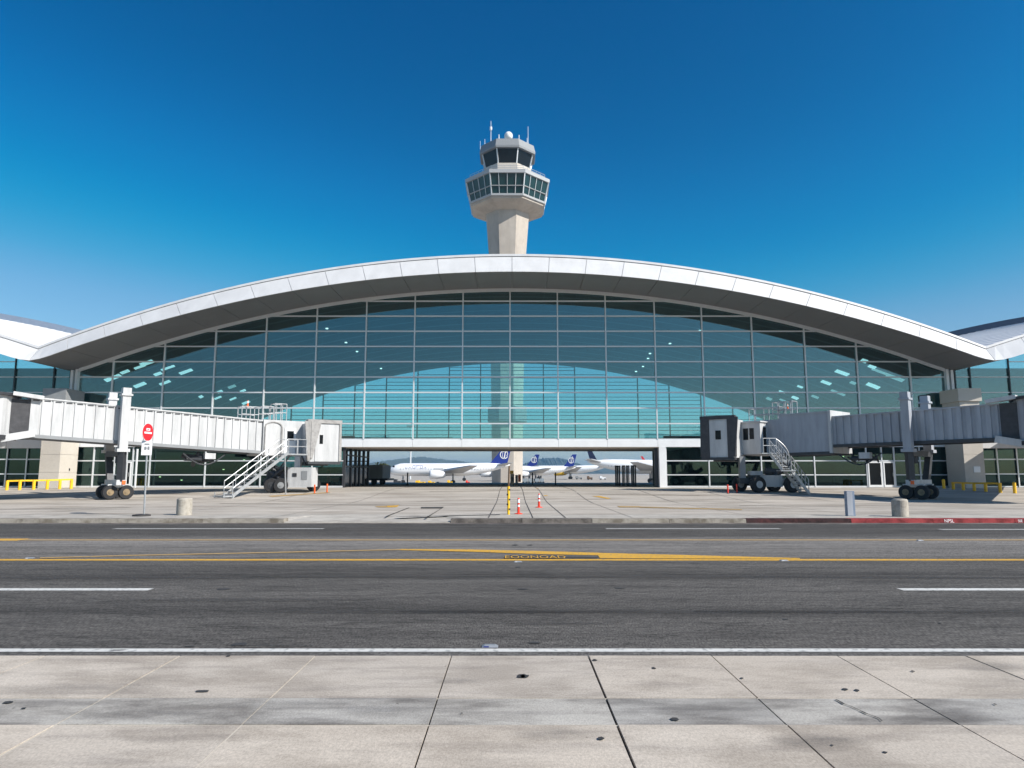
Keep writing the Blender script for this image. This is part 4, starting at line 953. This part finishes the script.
for px, py, h, lb in ((314.5,493.5,.62,'short orange post left of the pair beside the left bridge drive unit'),(327,492.5,.62,'short orange post right of the pair beside the left bridge drive unit')):
    p = gp(px, py); cone_unit('marker_post', lb, 'marker post', 'orange marker posts', (p.x, p.y, gz(p.y)), h, 'post')
for px, py, lb in ((728,493.5,'thin red post left of the pair under the right bridge cab'),(737,492.8,'thin red post right of the pair under the right bridge cab')):
    p = gp(px, py); t = cone_unit('marker_post', lb, 'marker post', 'orange marker posts', (p.x, p.y, gz(p.y)), .62, 'post')
    for c in kids(t):
        if c.name.startswith('body'): c.data.materials[0] = M['redorange']
p = PL(8.2, -.9, 6.41); cone_unit('traffic_cone', 'orange cone perched on the roof railing of the left bridge', 'traffic cone', None, p, .5, 'cone')
p = PR(-8.3, -.7, 6.3); cone_unit('traffic_cone', 'small orange cone hung on the roof railing of the right bridge', 'traffic cone', None, p, .4, 'cone')
# yellow measuring pole
p = gp(508.5, 514.5); yt = thing('striped_pole', 'thin yellow pole with dark bands beside the red marker', 'pole', (p.x, p.y, 0))
zt2 = at(508, 466, p.y).z
q = MB(); q.tube((p.x,p.y,0), (p.x,p.y,1.15), .055, n=12); q.build('post', 'yellow', yt)
q = MB(); q.tube((p.x,p.y,1.15), (p.x+.03,p.y,zt2), .035, n=8); q.build('upper_rod', 'brown', yt)
q = MB()
for k in range(5): q.tube((p.x-.04*(k%2)+.02,p.y,.18+.2*k), (p.x-.04*(k%2)+.02,p.y,.25+.2*k), .059, n=12)
q.build('bands', 'tar', yt)
# sign
p = gp(144, 516); sx_, sy_ = p.x, p.y
sg_ = thing('no_entry_sign', 'round red no entry sign above a white notice on a leaning grey post', 'road sign', (sx_, sy_, 0))
topp = at(149.0, 424, sy_); 
q = MB(); q.tube((sx_,sy_,0), (topp.x-.03,sy_,topp.z-.1), .035, n=10); q.build('post', 'steel', sg_)
q = MB(); q.lathe([(.34,0),(.34,.05),(.2,.08)], (sx_-.1,sy_,0), 20); q.build('foot', 'tar', sg_)
c = at(148.3, 432.3, sy_); rz = R(84)
def SP(a, b, d=0.): return Vector((c.x+a*math.cos(rz)-d*math.sin(-rz)*-1*-1, sy_-.06+a*math.sin(rz)-d*math.cos(rz), c.z+b))
ax_n = Vector((math.sin(rz), -math.cos(rz), 0))
def SP(a, b, d=0.): return Vector((c.x,sy_-.05,c.z))+Vector((math.cos(rz),math.sin(rz),0))*a+Vector((0,0,b))+ax_n*d
def disc(r, d0, d1, n=28): 
    q = MB(); return q.hexa([SP(r*math.cos(2*math.pi*i/n), r*math.sin(2*math.pi*i/n), d0) for i in range(n)], [SP(r*math.cos(2*math.pi*i/n), r*math.sin(2*math.pi*i/n), d1) for i in range(n)])
disc(.365, .0, .012).build('sign_border', 'white', sg_); disc(.35, .0125, .018).build('sign_face', 'red', sg_)
q = MB()
for a0, a1, b0, b1 in ((-.24,.24,-.06,.015),(-.12,.12,.12,.16),(-.12,-.07,.06,.12),(.07,.12,.06,.12),(-.05,.05,.06,.085)): q.hexa([SP(a0,b0,.019), SP(a1,b0,.019), SP(a1,b1,.019), SP(a0,b1,.019)], [SP(a0,b0,.024), SP(a1,b0,.024), SP(a1,b1,.024), SP(a0,b1,.024)])
q.build('sign_symbol', 'white', sg_)
c2 = at(147.6, 448, sy_); rz2 = R(20)
def SQ(a, b, d): return Vector((c2.x,sy_-.06,c2.z))+Vector((math.cos(rz2),math.sin(rz2),0))*a+Vector((0,0,b))+Vector((math.sin(rz2),-math.cos(rz2),0))*d
def sq(a0, a1, b0, b1, d0, d1): q = MB(); return q.hexa([SQ(a0,b0,d0), SQ(a1,b0,d0), SQ(a1,b1,d0), SQ(a0,b1,d0)], [SQ(a0,b0,d1), SQ(a1,b0,d1), SQ(a1,b1,d1), SQ(a0,b1,d1)])
nb = sq(-.19,.19,-.29,.29,0,.012).build('notice_board', 'white', sg_)
q = MB()
for r_ in ((-.09,.09,.12,.18),(-.09,-.01,-.08,.05),(.03,.1,-.08,.06),(-.06,.08,-.02,.0)): q.v += []; a = sq(*r_,.013,.018); q.add(a.v, a.f)
q.build('notice_marks', 'grey', nb)
# thin pole behind sign
p = gp(155, 487); q = MB(); q.tube((p.x,60.5,GZ), (p.x,60.5,at(156,449,60.5).z), .09, n=10); tag(q.build('pole', 'mullion', org=Vector((0,0,0))), 'plain white pole standing before the glass just right of the sign', 'pole')
# concrete bollards
def bollard(px, py, top, r, lb):
    p = gp(px, py); h = at(px, top, p.y).z; t = thing('concrete_bollard', lb, 'bollard', (p.x, p.y, 0), 'round concrete bollards', False)
    MB().lathe([(r*1.0,0),(r,h-.05),(r-.05,h)], n=28).build('body', 'bollard', t, smooth=False); MB().lathe([(r*.8,h+.002),(r*.55,h+.012)], n=28).build('top_cap', 'bollard', t)
bollard(184, 515, 498, .30, 'pale round concrete bollard right of the no entry sign')
bollard(900.5, 516.5, 499, .30, 'round concrete bollard right of the square metal post')
p = gp(850.5, 516); h = at(850, 491, p.y).z; t = thing('square_post', 'grey square metal post standing behind the red kerb', 'post', (p.x, p.y, 0), None, False)
MB().box(-.15,.15,-.12,.12,0,h).build('body', 'parapet_grey', t); MB().box(-.155,.06,-.13,-.123,.02,h-.02).build('face_plate', 'bridge_shade_grey', t)
# yellow guard rails
def guard(posts, rail, label, group):
    P0 = [gp(px, pb) for px, pb, pt in posts]; t = thing('guard_rail', label, 'guard rail', (P0[0].x, P0[0].y, GZ), group)
    for (px, pb, pt), p in zip(posts, P0): MB().tube((p.x,p.y,gz(p.y)-.02), (p.x,p.y,at(px,pt,p.y).z), .11, n=12).build('post', 'yellow', t)
    if rail:
        q = MB()
        for i in range(rail[0], rail[1]): a, b = P0[i], P0[i+1]; q.beam(Vector((a.x,a.y,at(posts[i][0],posts[i][2]+.6,a.y).z)), Vector((b.x,b.y,at(posts[i+1][0],posts[i+1][2]+.6,b.y).z)), .1, .12)
        q.build('rail', 'yellow', t)
guard([(6.7,490.2,480.4),(19.5,490,480.0),(33.5,489.7,479.9),(47,489.4,479.6),(59.5,489.1,479.2),(71,488.9,478.8)], (0,5), 'yellow guard rail with six posts before the left pier', 'yellow guard rails')
guard([(953.5,489.4,482),(963.5,490.3,482.3),(974.5,491,482.6),(986,491.7,482.6),(1000.5,492.7,483)], (0,4), 'yellow guard rail with five posts before the right pier', 'yellow guard rails')
for px, pb, pt, lb in ((944,488.6,480,'single yellow bollard left of the right guard rail'),(1015,493.3,483,'single yellow bollard right of the right guard rail')):
    p = gp(px, pb); t = thing('yellow_bollard', lb, 'bollard', (p.x,p.y,gz(p.y)), 'single yellow bollards'); MB().tube((p.x,p.y,gz(p.y)), (p.x,p.y,at(px,pt,p.y).z), .11, n=12).build('post', 'yellow', t); MB().lathe([(.11,0),(.08,.05),(.01,.08)], (p.x,p.y,at(px,pt,p.y).z+.001), 12).build('cap', 'yellow', t)
# folded gate leaves right of the passage
for k, (a, b, py, top) in enumerate(((615,620.5,486,465.5),(622,625.5,486.2,465.3),(626,629.5,486.2,465.3),(631,636.5,487.4,465.2))):
    YY = 69-k*1.0; A = at(a, 480, YY); Bp = at(b, 480, YY); zt2 = at(a, top, YY).z
    t = thing('gate_leaf', 'black folded gate leaf, %s of the four in the passage' % ('leftmost','second from left','third from left','rightmost')[k], 'gate', ((A.x+Bp.x)/2, YY, GZ), 'folded gate leaves in the passage')
    q = MB(); n_ = 3
    for i in range(n_): x = A.x+(Bp.x-A.x)*i/n_; q.box(x+.02, x+(Bp.x-A.x)/n_-.015, YY, YY+.06+.1*(i % 2), GZ, zt2)
    q.build('panel', 'steel_dark', t); q = MB(); q.box(A.x,Bp.x,YY-.06,YY-.01,zt2-.12,zt2-.04); q.box(A.x,Bp.x,YY-.06,YY-.01,GZ+.1,GZ+.18); q.build('frame', 'black', t)
# trailer with grey box body
TT = thing('box_trailer', 'dark grey box trailer parked in the shade left of the near aircraft', 'trailer', (-15, 77, GZ)); YB = 76
A = at(352, 480, YB).x; Bx = at(374, 480, YB).x; z0, z1 = at(360,478.5,YB).z, at(360,465,YB).z
MB().box(A, Bx+.9, YB, YB+5, z0, z1).build('box_body', 'container', TT); q = MB()
for i in range(8): x = A+.1+i*(Bx+.8-A)/8; q.box(x, x+.05, YB-.03, YB-.003, z0, z1)
q.build('body_ribs', 'container', TT)
MB().box(A-.2, Bx+1.4, YB+.2, YB+4.6, GZ+.45, z0-.01).build('chassis', 'steel_dark', TT)
for x in (A+.4, A+1.2, Bx, Bx+.9): wheel(TT, (x, YB+.1, GZ+.32), (0,-1,0), .32, .25, 'steel_dark')
# red stand + equipment at left of passage
p = at(328, 475, 68); t = thing('fire_extinguisher_stand', 'red cabinet standing beside the orange post in the shade', 'cabinet', (p.x, 68, GZ)); MB().box(p.x-.12,p.x+.18,68,68.3,GZ,2.05).build('cabinet', 'red', t); MB().box(p.x-.08,p.x+.14,67.97,67.998,1.5,1.9).build('window', 'pane_dark', t)
p = at(336, 480, 69); t = thing('tow_tractor', 'red tow tractor parked in the dark under the left end of the passage', 'tow tractor', (p.x, 69, GZ))
MB().box(p.x-.6,p.x+.6,69,70.6,GZ+.35,GZ+.8).build('body', 'red', t); MB().box(p.x-.55,p.x-.1,69.2,70.4,GZ+.8,GZ+1.3).build('seat_back', 'steel_dark', t)
for dx in (-.45,.45): wheel(t, (p.x+dx,68.98,GZ+.26), (0,-1,0), .26, .2, 'grey')
# hut and gear near yellow pole, beyond the passage
p = at(512.5, 480, 74); t = thing('control_post', 'narrow booth with a yellow lamp housing beyond the striped pole', 'control post', (p.x,74,GZ))
MB().box(p.x-.22,p.x+.18,74,74.5,GZ,1.6).build('cabinet', 'bollard', t); MB().box(p.x-.26,p.x+.12,73.9,74.4,1.61,1.95).build('lamp_housing', 'yellow', t); MB().box(p.x-.1,p.x+.1,73.97,73.997,.8,1.3).build('panel', 'steel_dark', t)
p = at(519.5, 480, 76); t = thing('barrier_board', 'orange and grey barrier board beside the narrow booth', 'barrier', (p.x,76,GZ))
MB().box(p.x-.15,p.x+.15,76,76.1,.75,1.55).build('board', 'orange', t); MB().box(p.x-.45,p.x-.17,76,76.3,GZ,1.5).build('stand', 'container', t)
for px, lb in ((532.5,'thin dark post nearer the booth in the passage'),(555.5,'thin grey post in the middle of the passage'),(407.5,'thin dark post before the nose of the near aircraft')):
    p = at(px, 480, 75); t = thing('passage_post', lb, 'post', (p.x,75,GZ), 'thin posts in the passage'); MB().tube((p.x,75,GZ), (p.x,75,at(px,472.5,75).z), .07).build('rod', 'steel_dark', t); MB().lathe([(.16,0),(.14,.05)], (p.x,75,GZ), 10).build('foot', 'steel_dark', t)
# light mast far
p = at(410.5, 460, 330); t = thing('light_mast', 'tall pale lighting mast rising behind the near aircraft', 'lamp post', (p.x,330,-1.2))
MB().tube((p.x,330,-1.2), (p.x,330,24), .42, .3, n=10).build('pole', 'mullion', t); MB().box(p.x-2,p.x+2,329.6,330.4,23.2,24).build('lamp_head', 'grey', t)
# ------------------------------------------------------------ aircraft
def airliner(label, L, loc, rz, tailm, logo=True, text=None, eng='plane', group='parked airliners beyond the terminal', fscale=1.0, chord=1.0):
    t = thing('airliner', label, 'airplane', (0,0,0), group, world=False); r = .052*L; zc = .122*L
    prof = [(.004,0),(.3,.008),(.58,.025),(.82,.055),(.97,.095),(1,.13),(1,.62),(.93,.72),(.75,.82),(.5,.9),(.26,.96),(.08,1.0)]
    q = MB(); n = 24; vs = []
    for rr, x in prof:
        up = (0 if x < .62 else r*.75*((x-.62)/.38)**1.3) - (r*.25*(1-x/.13)**2 if x < .13 else 0)
        for i in range(n): a = 2*math.pi*i/n; vs.append(Vector((x*L-.5*L, r*rr*math.cos(a), zc+up+r*rr*math.sin(a))))
    m_ = len(prof); q.add(vs, [(j*n+i, j*n+(i+1) % n, (j+1)*n+(i+1) % n, (j+1)*n+i) for j in range(m_-1) for i in range(n)]+[tuple(range(n)), tuple(range((m_-1)*n, m_*n))])
    fu = q.build('fuselage', 'plane', t, smooth=True)
    q = MB()
    for s in (-1, 1): q.hexa([(-.472*L,s*r*.30,zc+r*.30),(-.448*L,s*r*.72,zc+r*.34),(-.448*L,s*r*.60,zc+r*.34),(-.472*L,s*r*.2,zc+r*.3)], [(-.462*L,s*r*.30,zc+r*.62),(-.446*L,s*r*.66,zc+r*.60),(-.446*L,s*r*.5,zc+r*.6),(-.462*L,s*r*.2,zc+r*.6)])
    q.build('cockpit_windows', 'pane_dark', fu)
    q = MB()
    for s in (-1, 1):
        for i in range(34): x = -.40*L+i*.0225*L; q.box(x, x+.007*L, s*(r*1.0)-.0008*L, s*(r*1.0)+.0008*L, zc+.0*r, zc+.16*r)
    q.build('cabin_windows', 'wing', fu)
    for s in (-1, 1):
        w_ = MB(); A = [(-.12,s*.04,.105),(.10,s*.04,.10)]; 
        th = .012
        def V(x, y, z): return (x*L, y*L, z*L)
        w_.hexa([V(-.12,s*.035,.092),V(.11,s*.035,.092),V(.225,s*.44,.148),V(.165,s*.44,.148)], [V(-.10,s*.035,.115),V(.09,s*.035,.11),V(.222,s*.44,.152),V(.168,s*.44,.154)])
        w_.build('wing', 'wing', t)
        e_ = MB(); ex = -.155*L; ey = s*.155*L; ez = .082*L; e_.lathe([(.030*L,0),(.036*L,.012*L),(.036*L,.06*L),(.028*L,.10*L),(.016*L,.125*L)], (ex,ey,ez), 20, ax='x'); en = e_.build('engine', eng if s < 0 or eng == 'plane' else eng, t, smooth=True)
        MB().lathe([(.027*L,-.002*L),(.010*L,-.004*L)], (ex,ey,ez), 16, ax='x').build('intake', 'pane_dark', en); MB().box(ex+.03*L,ex+.11*L,ey-.004*L,ey+.004*L,ez+.03*L,ez+.05*L).build('pylon', 'wing', en)
        h_ = MB(); h_.hexa([V(.39,s*.015,.155),V(.47,s*.015,.155),V(.515,s*.165,.175),V(.475,s*.165,.175)], [V(.39,s*.015,.165),V(.47,s*.015,.163),V(.515,s*.165,.178),V(.475,s*.165,.178)]); h_.build('tailplane', 'wing', t)
    f_ = MB(); tp = .325*L*fscale; f0 = .475-.145*chord; f1 = .515-.06*chord; f_.hexa([(f0*L,-.008*L,.168*L),(.475*L,-.008*L,.16*L),(.475*L,.008*L,.16*L),(f0*L,.008*L,.168*L)], [(f1*L,-.004*L,tp),(.515*L,-.004*L,tp),(.515*L,.004*L,tp),(f1*L,.004*L,tp)])
    fin = f_.build('tail_fin', tailm, t)
    if logo:
        for s in (-1, 1):
            q = MB(); cx_, cz_, R0 = .452*L, .245*L, .036*L; y = s*(.0083*L)
            def ring(R1, R2, a0, a1, sx=1.0, ox=0, oz=0):
                N = 10
                for i in range(N):
                    u, v = a0+(a1-a0)*i/N, a0+(a1-a0)*(i+1)/N
                    q.sheet([(cx_+ox+R1*sx*math.cos(u),y,cz_+oz+R1*math.sin(u)),(cx_+ox+R1*sx*math.cos(v),y,cz_+oz+R1*math.sin(v)),(cx_+ox+R2*sx*math.cos(v),y,cz_+oz+R2*math.sin(v)),(cx_+ox+R2*sx*math.cos(u),y,cz_+oz+R2*math.sin(u))])
            ring(R0, R0*.8, .4, 5.8); ring(R0*.95, R0*.75, 1.2, 5.0, .45); ring(R0*.7, R0*.5, -1.2, 2.4, .7, R0*.4, R0*.25); q.sheet([(cx_-R0*.1,y,cz_-R0),(cx_+R0*.12,y,cz_-R0),(cx_+R0*.5,y,cz_+R0*1.25),(cx_+R0*.25,y,cz_+R0*1.25)])
            q.build('tail_emblem', 'white' , fin)
    if text:
        tm = text_mb(text, .044*L, lambda a, b: Vector((-.275*L+a*.72, -math.sqrt(max(0,(r*1.012)**2-(.38*r+b)**2)), zc+.38*r+b))); tm.build('lettering', 'navy', fu)
    for x, y in ((-.38,0),(-.0+.03,-.055),(.03,.055)):
        g_ = MB(); g_.tube((x*L,y*L,.03*L), (x*L,y*L,.09*L), .006*L); gr = g_.build('gear_leg', 'grey', t)
        for s in (-1, 1): MB().tube((x*L,y*L+s*.008*L,.019*L), (x*L,y*L+s*.018*L,.019*L), .019*L, n=14).build('tyre', 'black', gr)
    t.location = loc; t.rotation_euler = (0,0,rz); return t
def put(label, Lpx, cxpx, Y, rz, *a, **k):
    L = Lpx/F*Y; p = at(cxpx, 470, Y); return airliner(label, L, (p.x, Y, gz(Y)), rz, *a, **k)
put('nearest white airliner with a blue tail, nose to the left, blue lettering', 120, 449.5, 181, R(4), 'navy', True, 'UIA OPTOIA', fscale=.97)
put('white airliner with a small blue tail just right of the tower base', 84, 496, 262, R(-6), 'navy', True, fscale=.95, chord=.8)
put('white airliner with a blue tail and white emblem in the middle of the passage', 84, 533, 250, R(-4), 'navy', True, fscale=.97, chord=.8)
put('white airliner with yellow engines and a pale tail', 78, 568, 330, R(-12), 'bridge', False, eng='yellow', fscale=.8)
put('large white airliner with a dark navy tail, nose hidden to the right', 134, 655, 200, R(176), 'navy_dark', False, fscale=.93, chord=.35)
put('distant airliner whose thin red tail shows above the large white fuselage', 90, 688, 330, R(178), 'red', False, fscale=.78, chord=.3)
# ground equipment by the near aircraft
def gear(px, py, w, d, h, m, name, label, cat, Y=165):
    z = gz(Y); p = at(px, 480, Y); t = thing(name, label, cat, (p.x,Y,z), 'ground equipment around the aircraft'); s = Y/F
    MB().box(p.x-w*s/2, p.x+w*s/2, Y, Y+d, z+.3, z+.3+h*s*.6).build('body', m, t)
    MB().box(p.x-w*s/2, p.x-w*s*.1, Y+.1, Y+d-.1, z+.3+h*s*.6, z+.3+h*s).build('cab', m if h < 4 else 'steel_dark', t)
    for dx in (-.35,.35): MB().tube((p.x+dx*w*s,Y-.1,z+.32), (p.x+dx*w*s,Y+.15,z+.32), .32, n=14).build('wheel', 'black', t)
gear(420, 482, 9, 2, 3.2, 'yellow', 'baggage_tug', 'yellow tug under the nose of the near aircraft', 'tug')
gear(431, 482, 6, 2, 3, 'yellow', 'belt_loader', 'orange yellow loader just left of the near engine', 'loader')
gear(439, 483, 5, 2, 2, 'steel_dark', 'baggage_cart', 'low dark cart below the near engine', 'cart')
gear(449.5, 481, 4.5, 2, 3.5, 'yellow', 'belt_loader', 'yellow loader right of the near engine', 'loader')
gear(467.5, 482, 3.5, 2, 3.4, 'redorange', 'service_cart', 'red cart behind the wing of the near aircraft', 'cart')
gear(397, 479, 7, 2, 4.5, 'steel_dark', 'baggage_tug', 'dark tug in front of the nose of the near aircraft', 'tug')
gear(590, 477, 5, 2, 3, 'brown', 'service_truck', 'small brown truck beneath the dark tail', 'truck', 300)
for k, (px, w) in enumerate(((525,5),(531,5),(537,4),(542,4))):
    gear(px, 476, w, 2.5, 7, 'container', 'service_truck', ('leftmost of the blue grey trucks behind the booth','second blue grey truck from the booth','third blue grey truck from the booth','rightmost of the blue grey trucks behind the booth')[k], 'truck', 190)
gear(603, 477, 6, 2, 3, 'white', 'service_truck', 'small white truck right of the brown one under the big airliner', 'truck', 310)
gear(579, 477, 6, 2, 2.6, 'grey', 'service_truck', 'small grey truck left of the brown one', 'truck', 320)
# tree behind the trailer and a far tree line
def tree(px, Y, h, rad, label):
    z = gz(Y); x = at(px, 470, Y).x; t = thing('tree', label, 'tree', (x,Y,z))
    q = MB(); q.tube((x,Y,z), (x+.1,Y,z+h*.6), .25, .12)
    for k in range(5): a = k*1.3; q.tube((x+.08,Y,z+h*.5), (x+.08+math.cos(a)*rad*.5,Y+math.sin(a)*rad*.5,z+h*.75), .1, .04, n=6)
    q.build('trunk', 'brown', t); c = MB()
    for k in range(1500):
        a, b, r_ = random.uniform(0,6.28), random.uniform(-1,1), random.random()**.4; s = math.sqrt(1-b*b); r_ *= .75+.25*math.sin(3*a+2*b*3)
        p = Vector((x+rad*r_*s*math.cos(a), Y+rad*r_*s*math.sin(a), z+h*.68+h*.33*r_*b)); d = Vector((random.uniform(-1,1),random.uniform(-1,1),random.uniform(-1,1)))*.22; e = Vector((random.uniform(-1,1),random.uniform(-1,1),random.uniform(-1,1)))*.22
        c.sheet([p-d, p+e, p+d])
    c.build('crown', 'leaf', t)
tree(381.5, 120, 3.7, 1.7, 'round olive green tree behind the grey box trailer')
# ------------------------------------------------------------ hills
def hills(name, Y, prof, depth, sub=16):
    mb = MB(); rows = []
    for (px, py) in prof:
        p = at(px, py, Y); rows.append(p)
    pts = []
    for a, b in zip(rows, rows[1:]):
        for k in range(sub): p = a.lerp(b, k/sub); p.z += random.uniform(-1,1)*.0012*Y; pts.append(p)
    pts.append(rows[-1])
    def ring(p): return [Vector((p.x,Y-depth,-1.4)), Vector((p.x,Y-depth*.6,-1.4+(p.z+1.4)*.35+random.uniform(-3,3))), Vector((p.x,Y-depth*.25,-1.4+(p.z+1.4)*.75+random.uniform(-3,3))), p, Vector((p.x,Y+depth,-1.4))]
    R_ = [ring(p) for p in pts]
    for a, b in zip(R_, R_[1:]):
        for k in range(4): mb.sheet([a[k], b[k], b[k+1], a[k+1]])
    struct(name, mb, 'hill')
hills('hills', 3400, [(-500,468),(-100,464),(200,462),(330,464),(372,463),(385,461),(397,459.5),(408,458),(420,457),(425,457.2),(433,458.5),(445,459.5),(460,461),(470,462.5),(483,463.5),(492,464),(505,466),(519,467),(528,462),(536,459.2),(545,457.8),(557,458),(566,459.5),(575,463),(586,466),(640,467),(700,466),(900,463),(1200,464),(1600,468)], 700)
hills('far_ridge', 5200, [(-900,466),(0,462),(380,465),(430,464),(500,466),(640,468.5),(800,466),(1500,461),(2100,468)], 900, 6)
# ------------------------------------------------------------ haze
mb = MB(); mb.box(-7000, 7000, -60, 7600, -2.4, 125)
hz = mb.build('haze', 'white'); hz['kind'] = 'stuff'
hm = bpy.data.materials.new('haze_air'); hm.use_nodes = True; hn = hm.node_tree.nodes; hn.clear(); ho = hn.new('ShaderNodeOutputMaterial'); pv = hn.new('ShaderNodeVolumePrincipled')
pv.inputs['Color'].default_value = (.36,.64,.92,1); pv.inputs['Density'].default_value = .00018; pv.inputs['Anisotropy'].default_value = .2
hm.node_tree.links.new(pv.outputs[0], ho.inputs['Volume']); hz.data.materials.clear(); hz.data.materials.append(hm)
# ------------------------------------------------------------ late details
# soft tyre tracks and oil drips on the apron, sealant patches
def soft(name, col, alpha_scale):
    m = bpy.data.materials.new(name); m.use_nodes = True; n = m.node_tree.nodes; l = m.node_tree.links; p = n['Principled BSDF']
    p.inputs['Base Color'].default_value = (*col, 1); p.inputs['Roughness'].default_value = .85
    tc = n.new('ShaderNodeTexCoord'); g = n.new('ShaderNodeTexGradient'); g.gradient_type = 'SPHERICAL'; mp = n.new('ShaderNodeMapping')
    no = n.new('ShaderNodeTexNoise'); no.inputs['Scale'].default_value = 3.5; no.inputs['Detail'].default_value = 8
    l.new(tc.outputs['Generated'], mp.inputs[0]); mp.inputs['Location'].default_value = (-1,-1,0); mp.inputs['Scale'].default_value = (2,2,0)
    l.new(mp.outputs[0], g.inputs[0]); l.new(tc.outputs['Generated'], no.inputs['Vector'])
    mu = n.new('ShaderNodeMath'); mu.operation = 'MULTIPLY'; l.new(g.outputs['Fac'], mu.inputs[0]); l.new(no.outputs[0], mu.inputs[1])
    m2 = n.new('ShaderNodeMath'); m2.operation = 'MULTIPLY'; m2.inputs[1].default_value = alpha_scale; m2.use_clamp = True; l.new(mu.outputs[0], m2.inputs[0]); l.new(m2.outputs[0], p.inputs['Alpha'])
    return m
SO = soft('oil_soft', (.07,.065,.06), 1.5); SG = soft('grime_soft', (.13,.12,.115), .65)
def patch(cx_, cy_, w_, h_, z, m):
    q = MB(); q.sheet([(cx_-w_/2,cy_-h_/2,z),(cx_+w_/2,cy_-h_/2,z),(cx_+w_/2,cy_+h_/2,z),(cx_-w_/2,cy_+h_/2,z)]); o = q.build('ground_stain', m); o['kind'] = 'structure'
for px, py, w_, h_ in ((395,712,.9,.35),(70,690,1.6,.35),(560,735,.7,.3),(300,706,1.4,.25),(720,712,1.1,.4),(820,742,.8,.3),(150,716,1.3,.3),(960,716,.8,.35),(460,682,.5,.2),(1000,668,.9,.4)):
    p = G(px, py, .0); patch(p.x, p.y, w_, h_, .008, SG)
for px, py, w_, h_, m in ((240,600,4.5,.35,SO),(660,612,7,.3,SO),(420,612,6,.35,SO),(880,612,5,.3,SO),(120,578,8,.45,SO),(700,577,9,.45,SO),(950,578,7,.4,SO),(420,577,7,.4,SO),(280,646,1.2,.12,SO),(560,624,1.8,.25,SO)):
    p = G(px, py, RZ); patch(p.x, p.y, w_, h_, RZ+.0075, m)
for px, py, w_, h_ in ((112,502,3,2.5),(918,502,3,2.5),(300,494,4,2),(760,494,5,2),(420,498,8,1.6),(620,499,9,1.2),(250,506,7,.6),(700,508,8,.6)):
    p = gp(px, py)
    if p.y < 40: patch(p.x, p.y, w_, h_, .012, SG)
for px, py, w_ in ((-1,0,0),):
    pass
# raised reflective markers along the centre line
for px, py, mm, lb in ((490,645,'steel','reflective road stud beside the near white line'),(30,557.6,'steel','reflective road stud at the left end of the yellow taper'),(784,560,'steel','reflective road stud where the yellow wedge ends'),(518,561.2,'steel','reflective road stud below the yellow lettering'),(920,540,'steel','reflective road stud on the far yellow line')):
    p = G(px, py, RZ+.02); t = thing('road_stud', lb, 'road stud', (p.x, p.y, RZ+.02)); q = MB(); a = .055
    q.hexa([(p.x-a*1.6,p.y-a,RZ+.005),(p.x+a*1.6,p.y-a,RZ+.005),(p.x+a*1.6,p.y+a,RZ+.005),(p.x-a*1.6,p.y+a,RZ+.005)], [(p.x-a,p.y-a*.5,RZ+.025),(p.x+a,p.y-a*.5,RZ+.025),(p.x+a,p.y+a*.5,RZ+.025),(p.x-a,p.y+a*.5,RZ+.025)]); q.build('body', mm, t)
    q = MB(); q.box(p.x-a*1.2,p.x-a*.2,p.y-a*.95,p.y-a*.9,RZ+.008,RZ+.02); q.build('reflector', 'navy' if px == 490 else 'white', t)
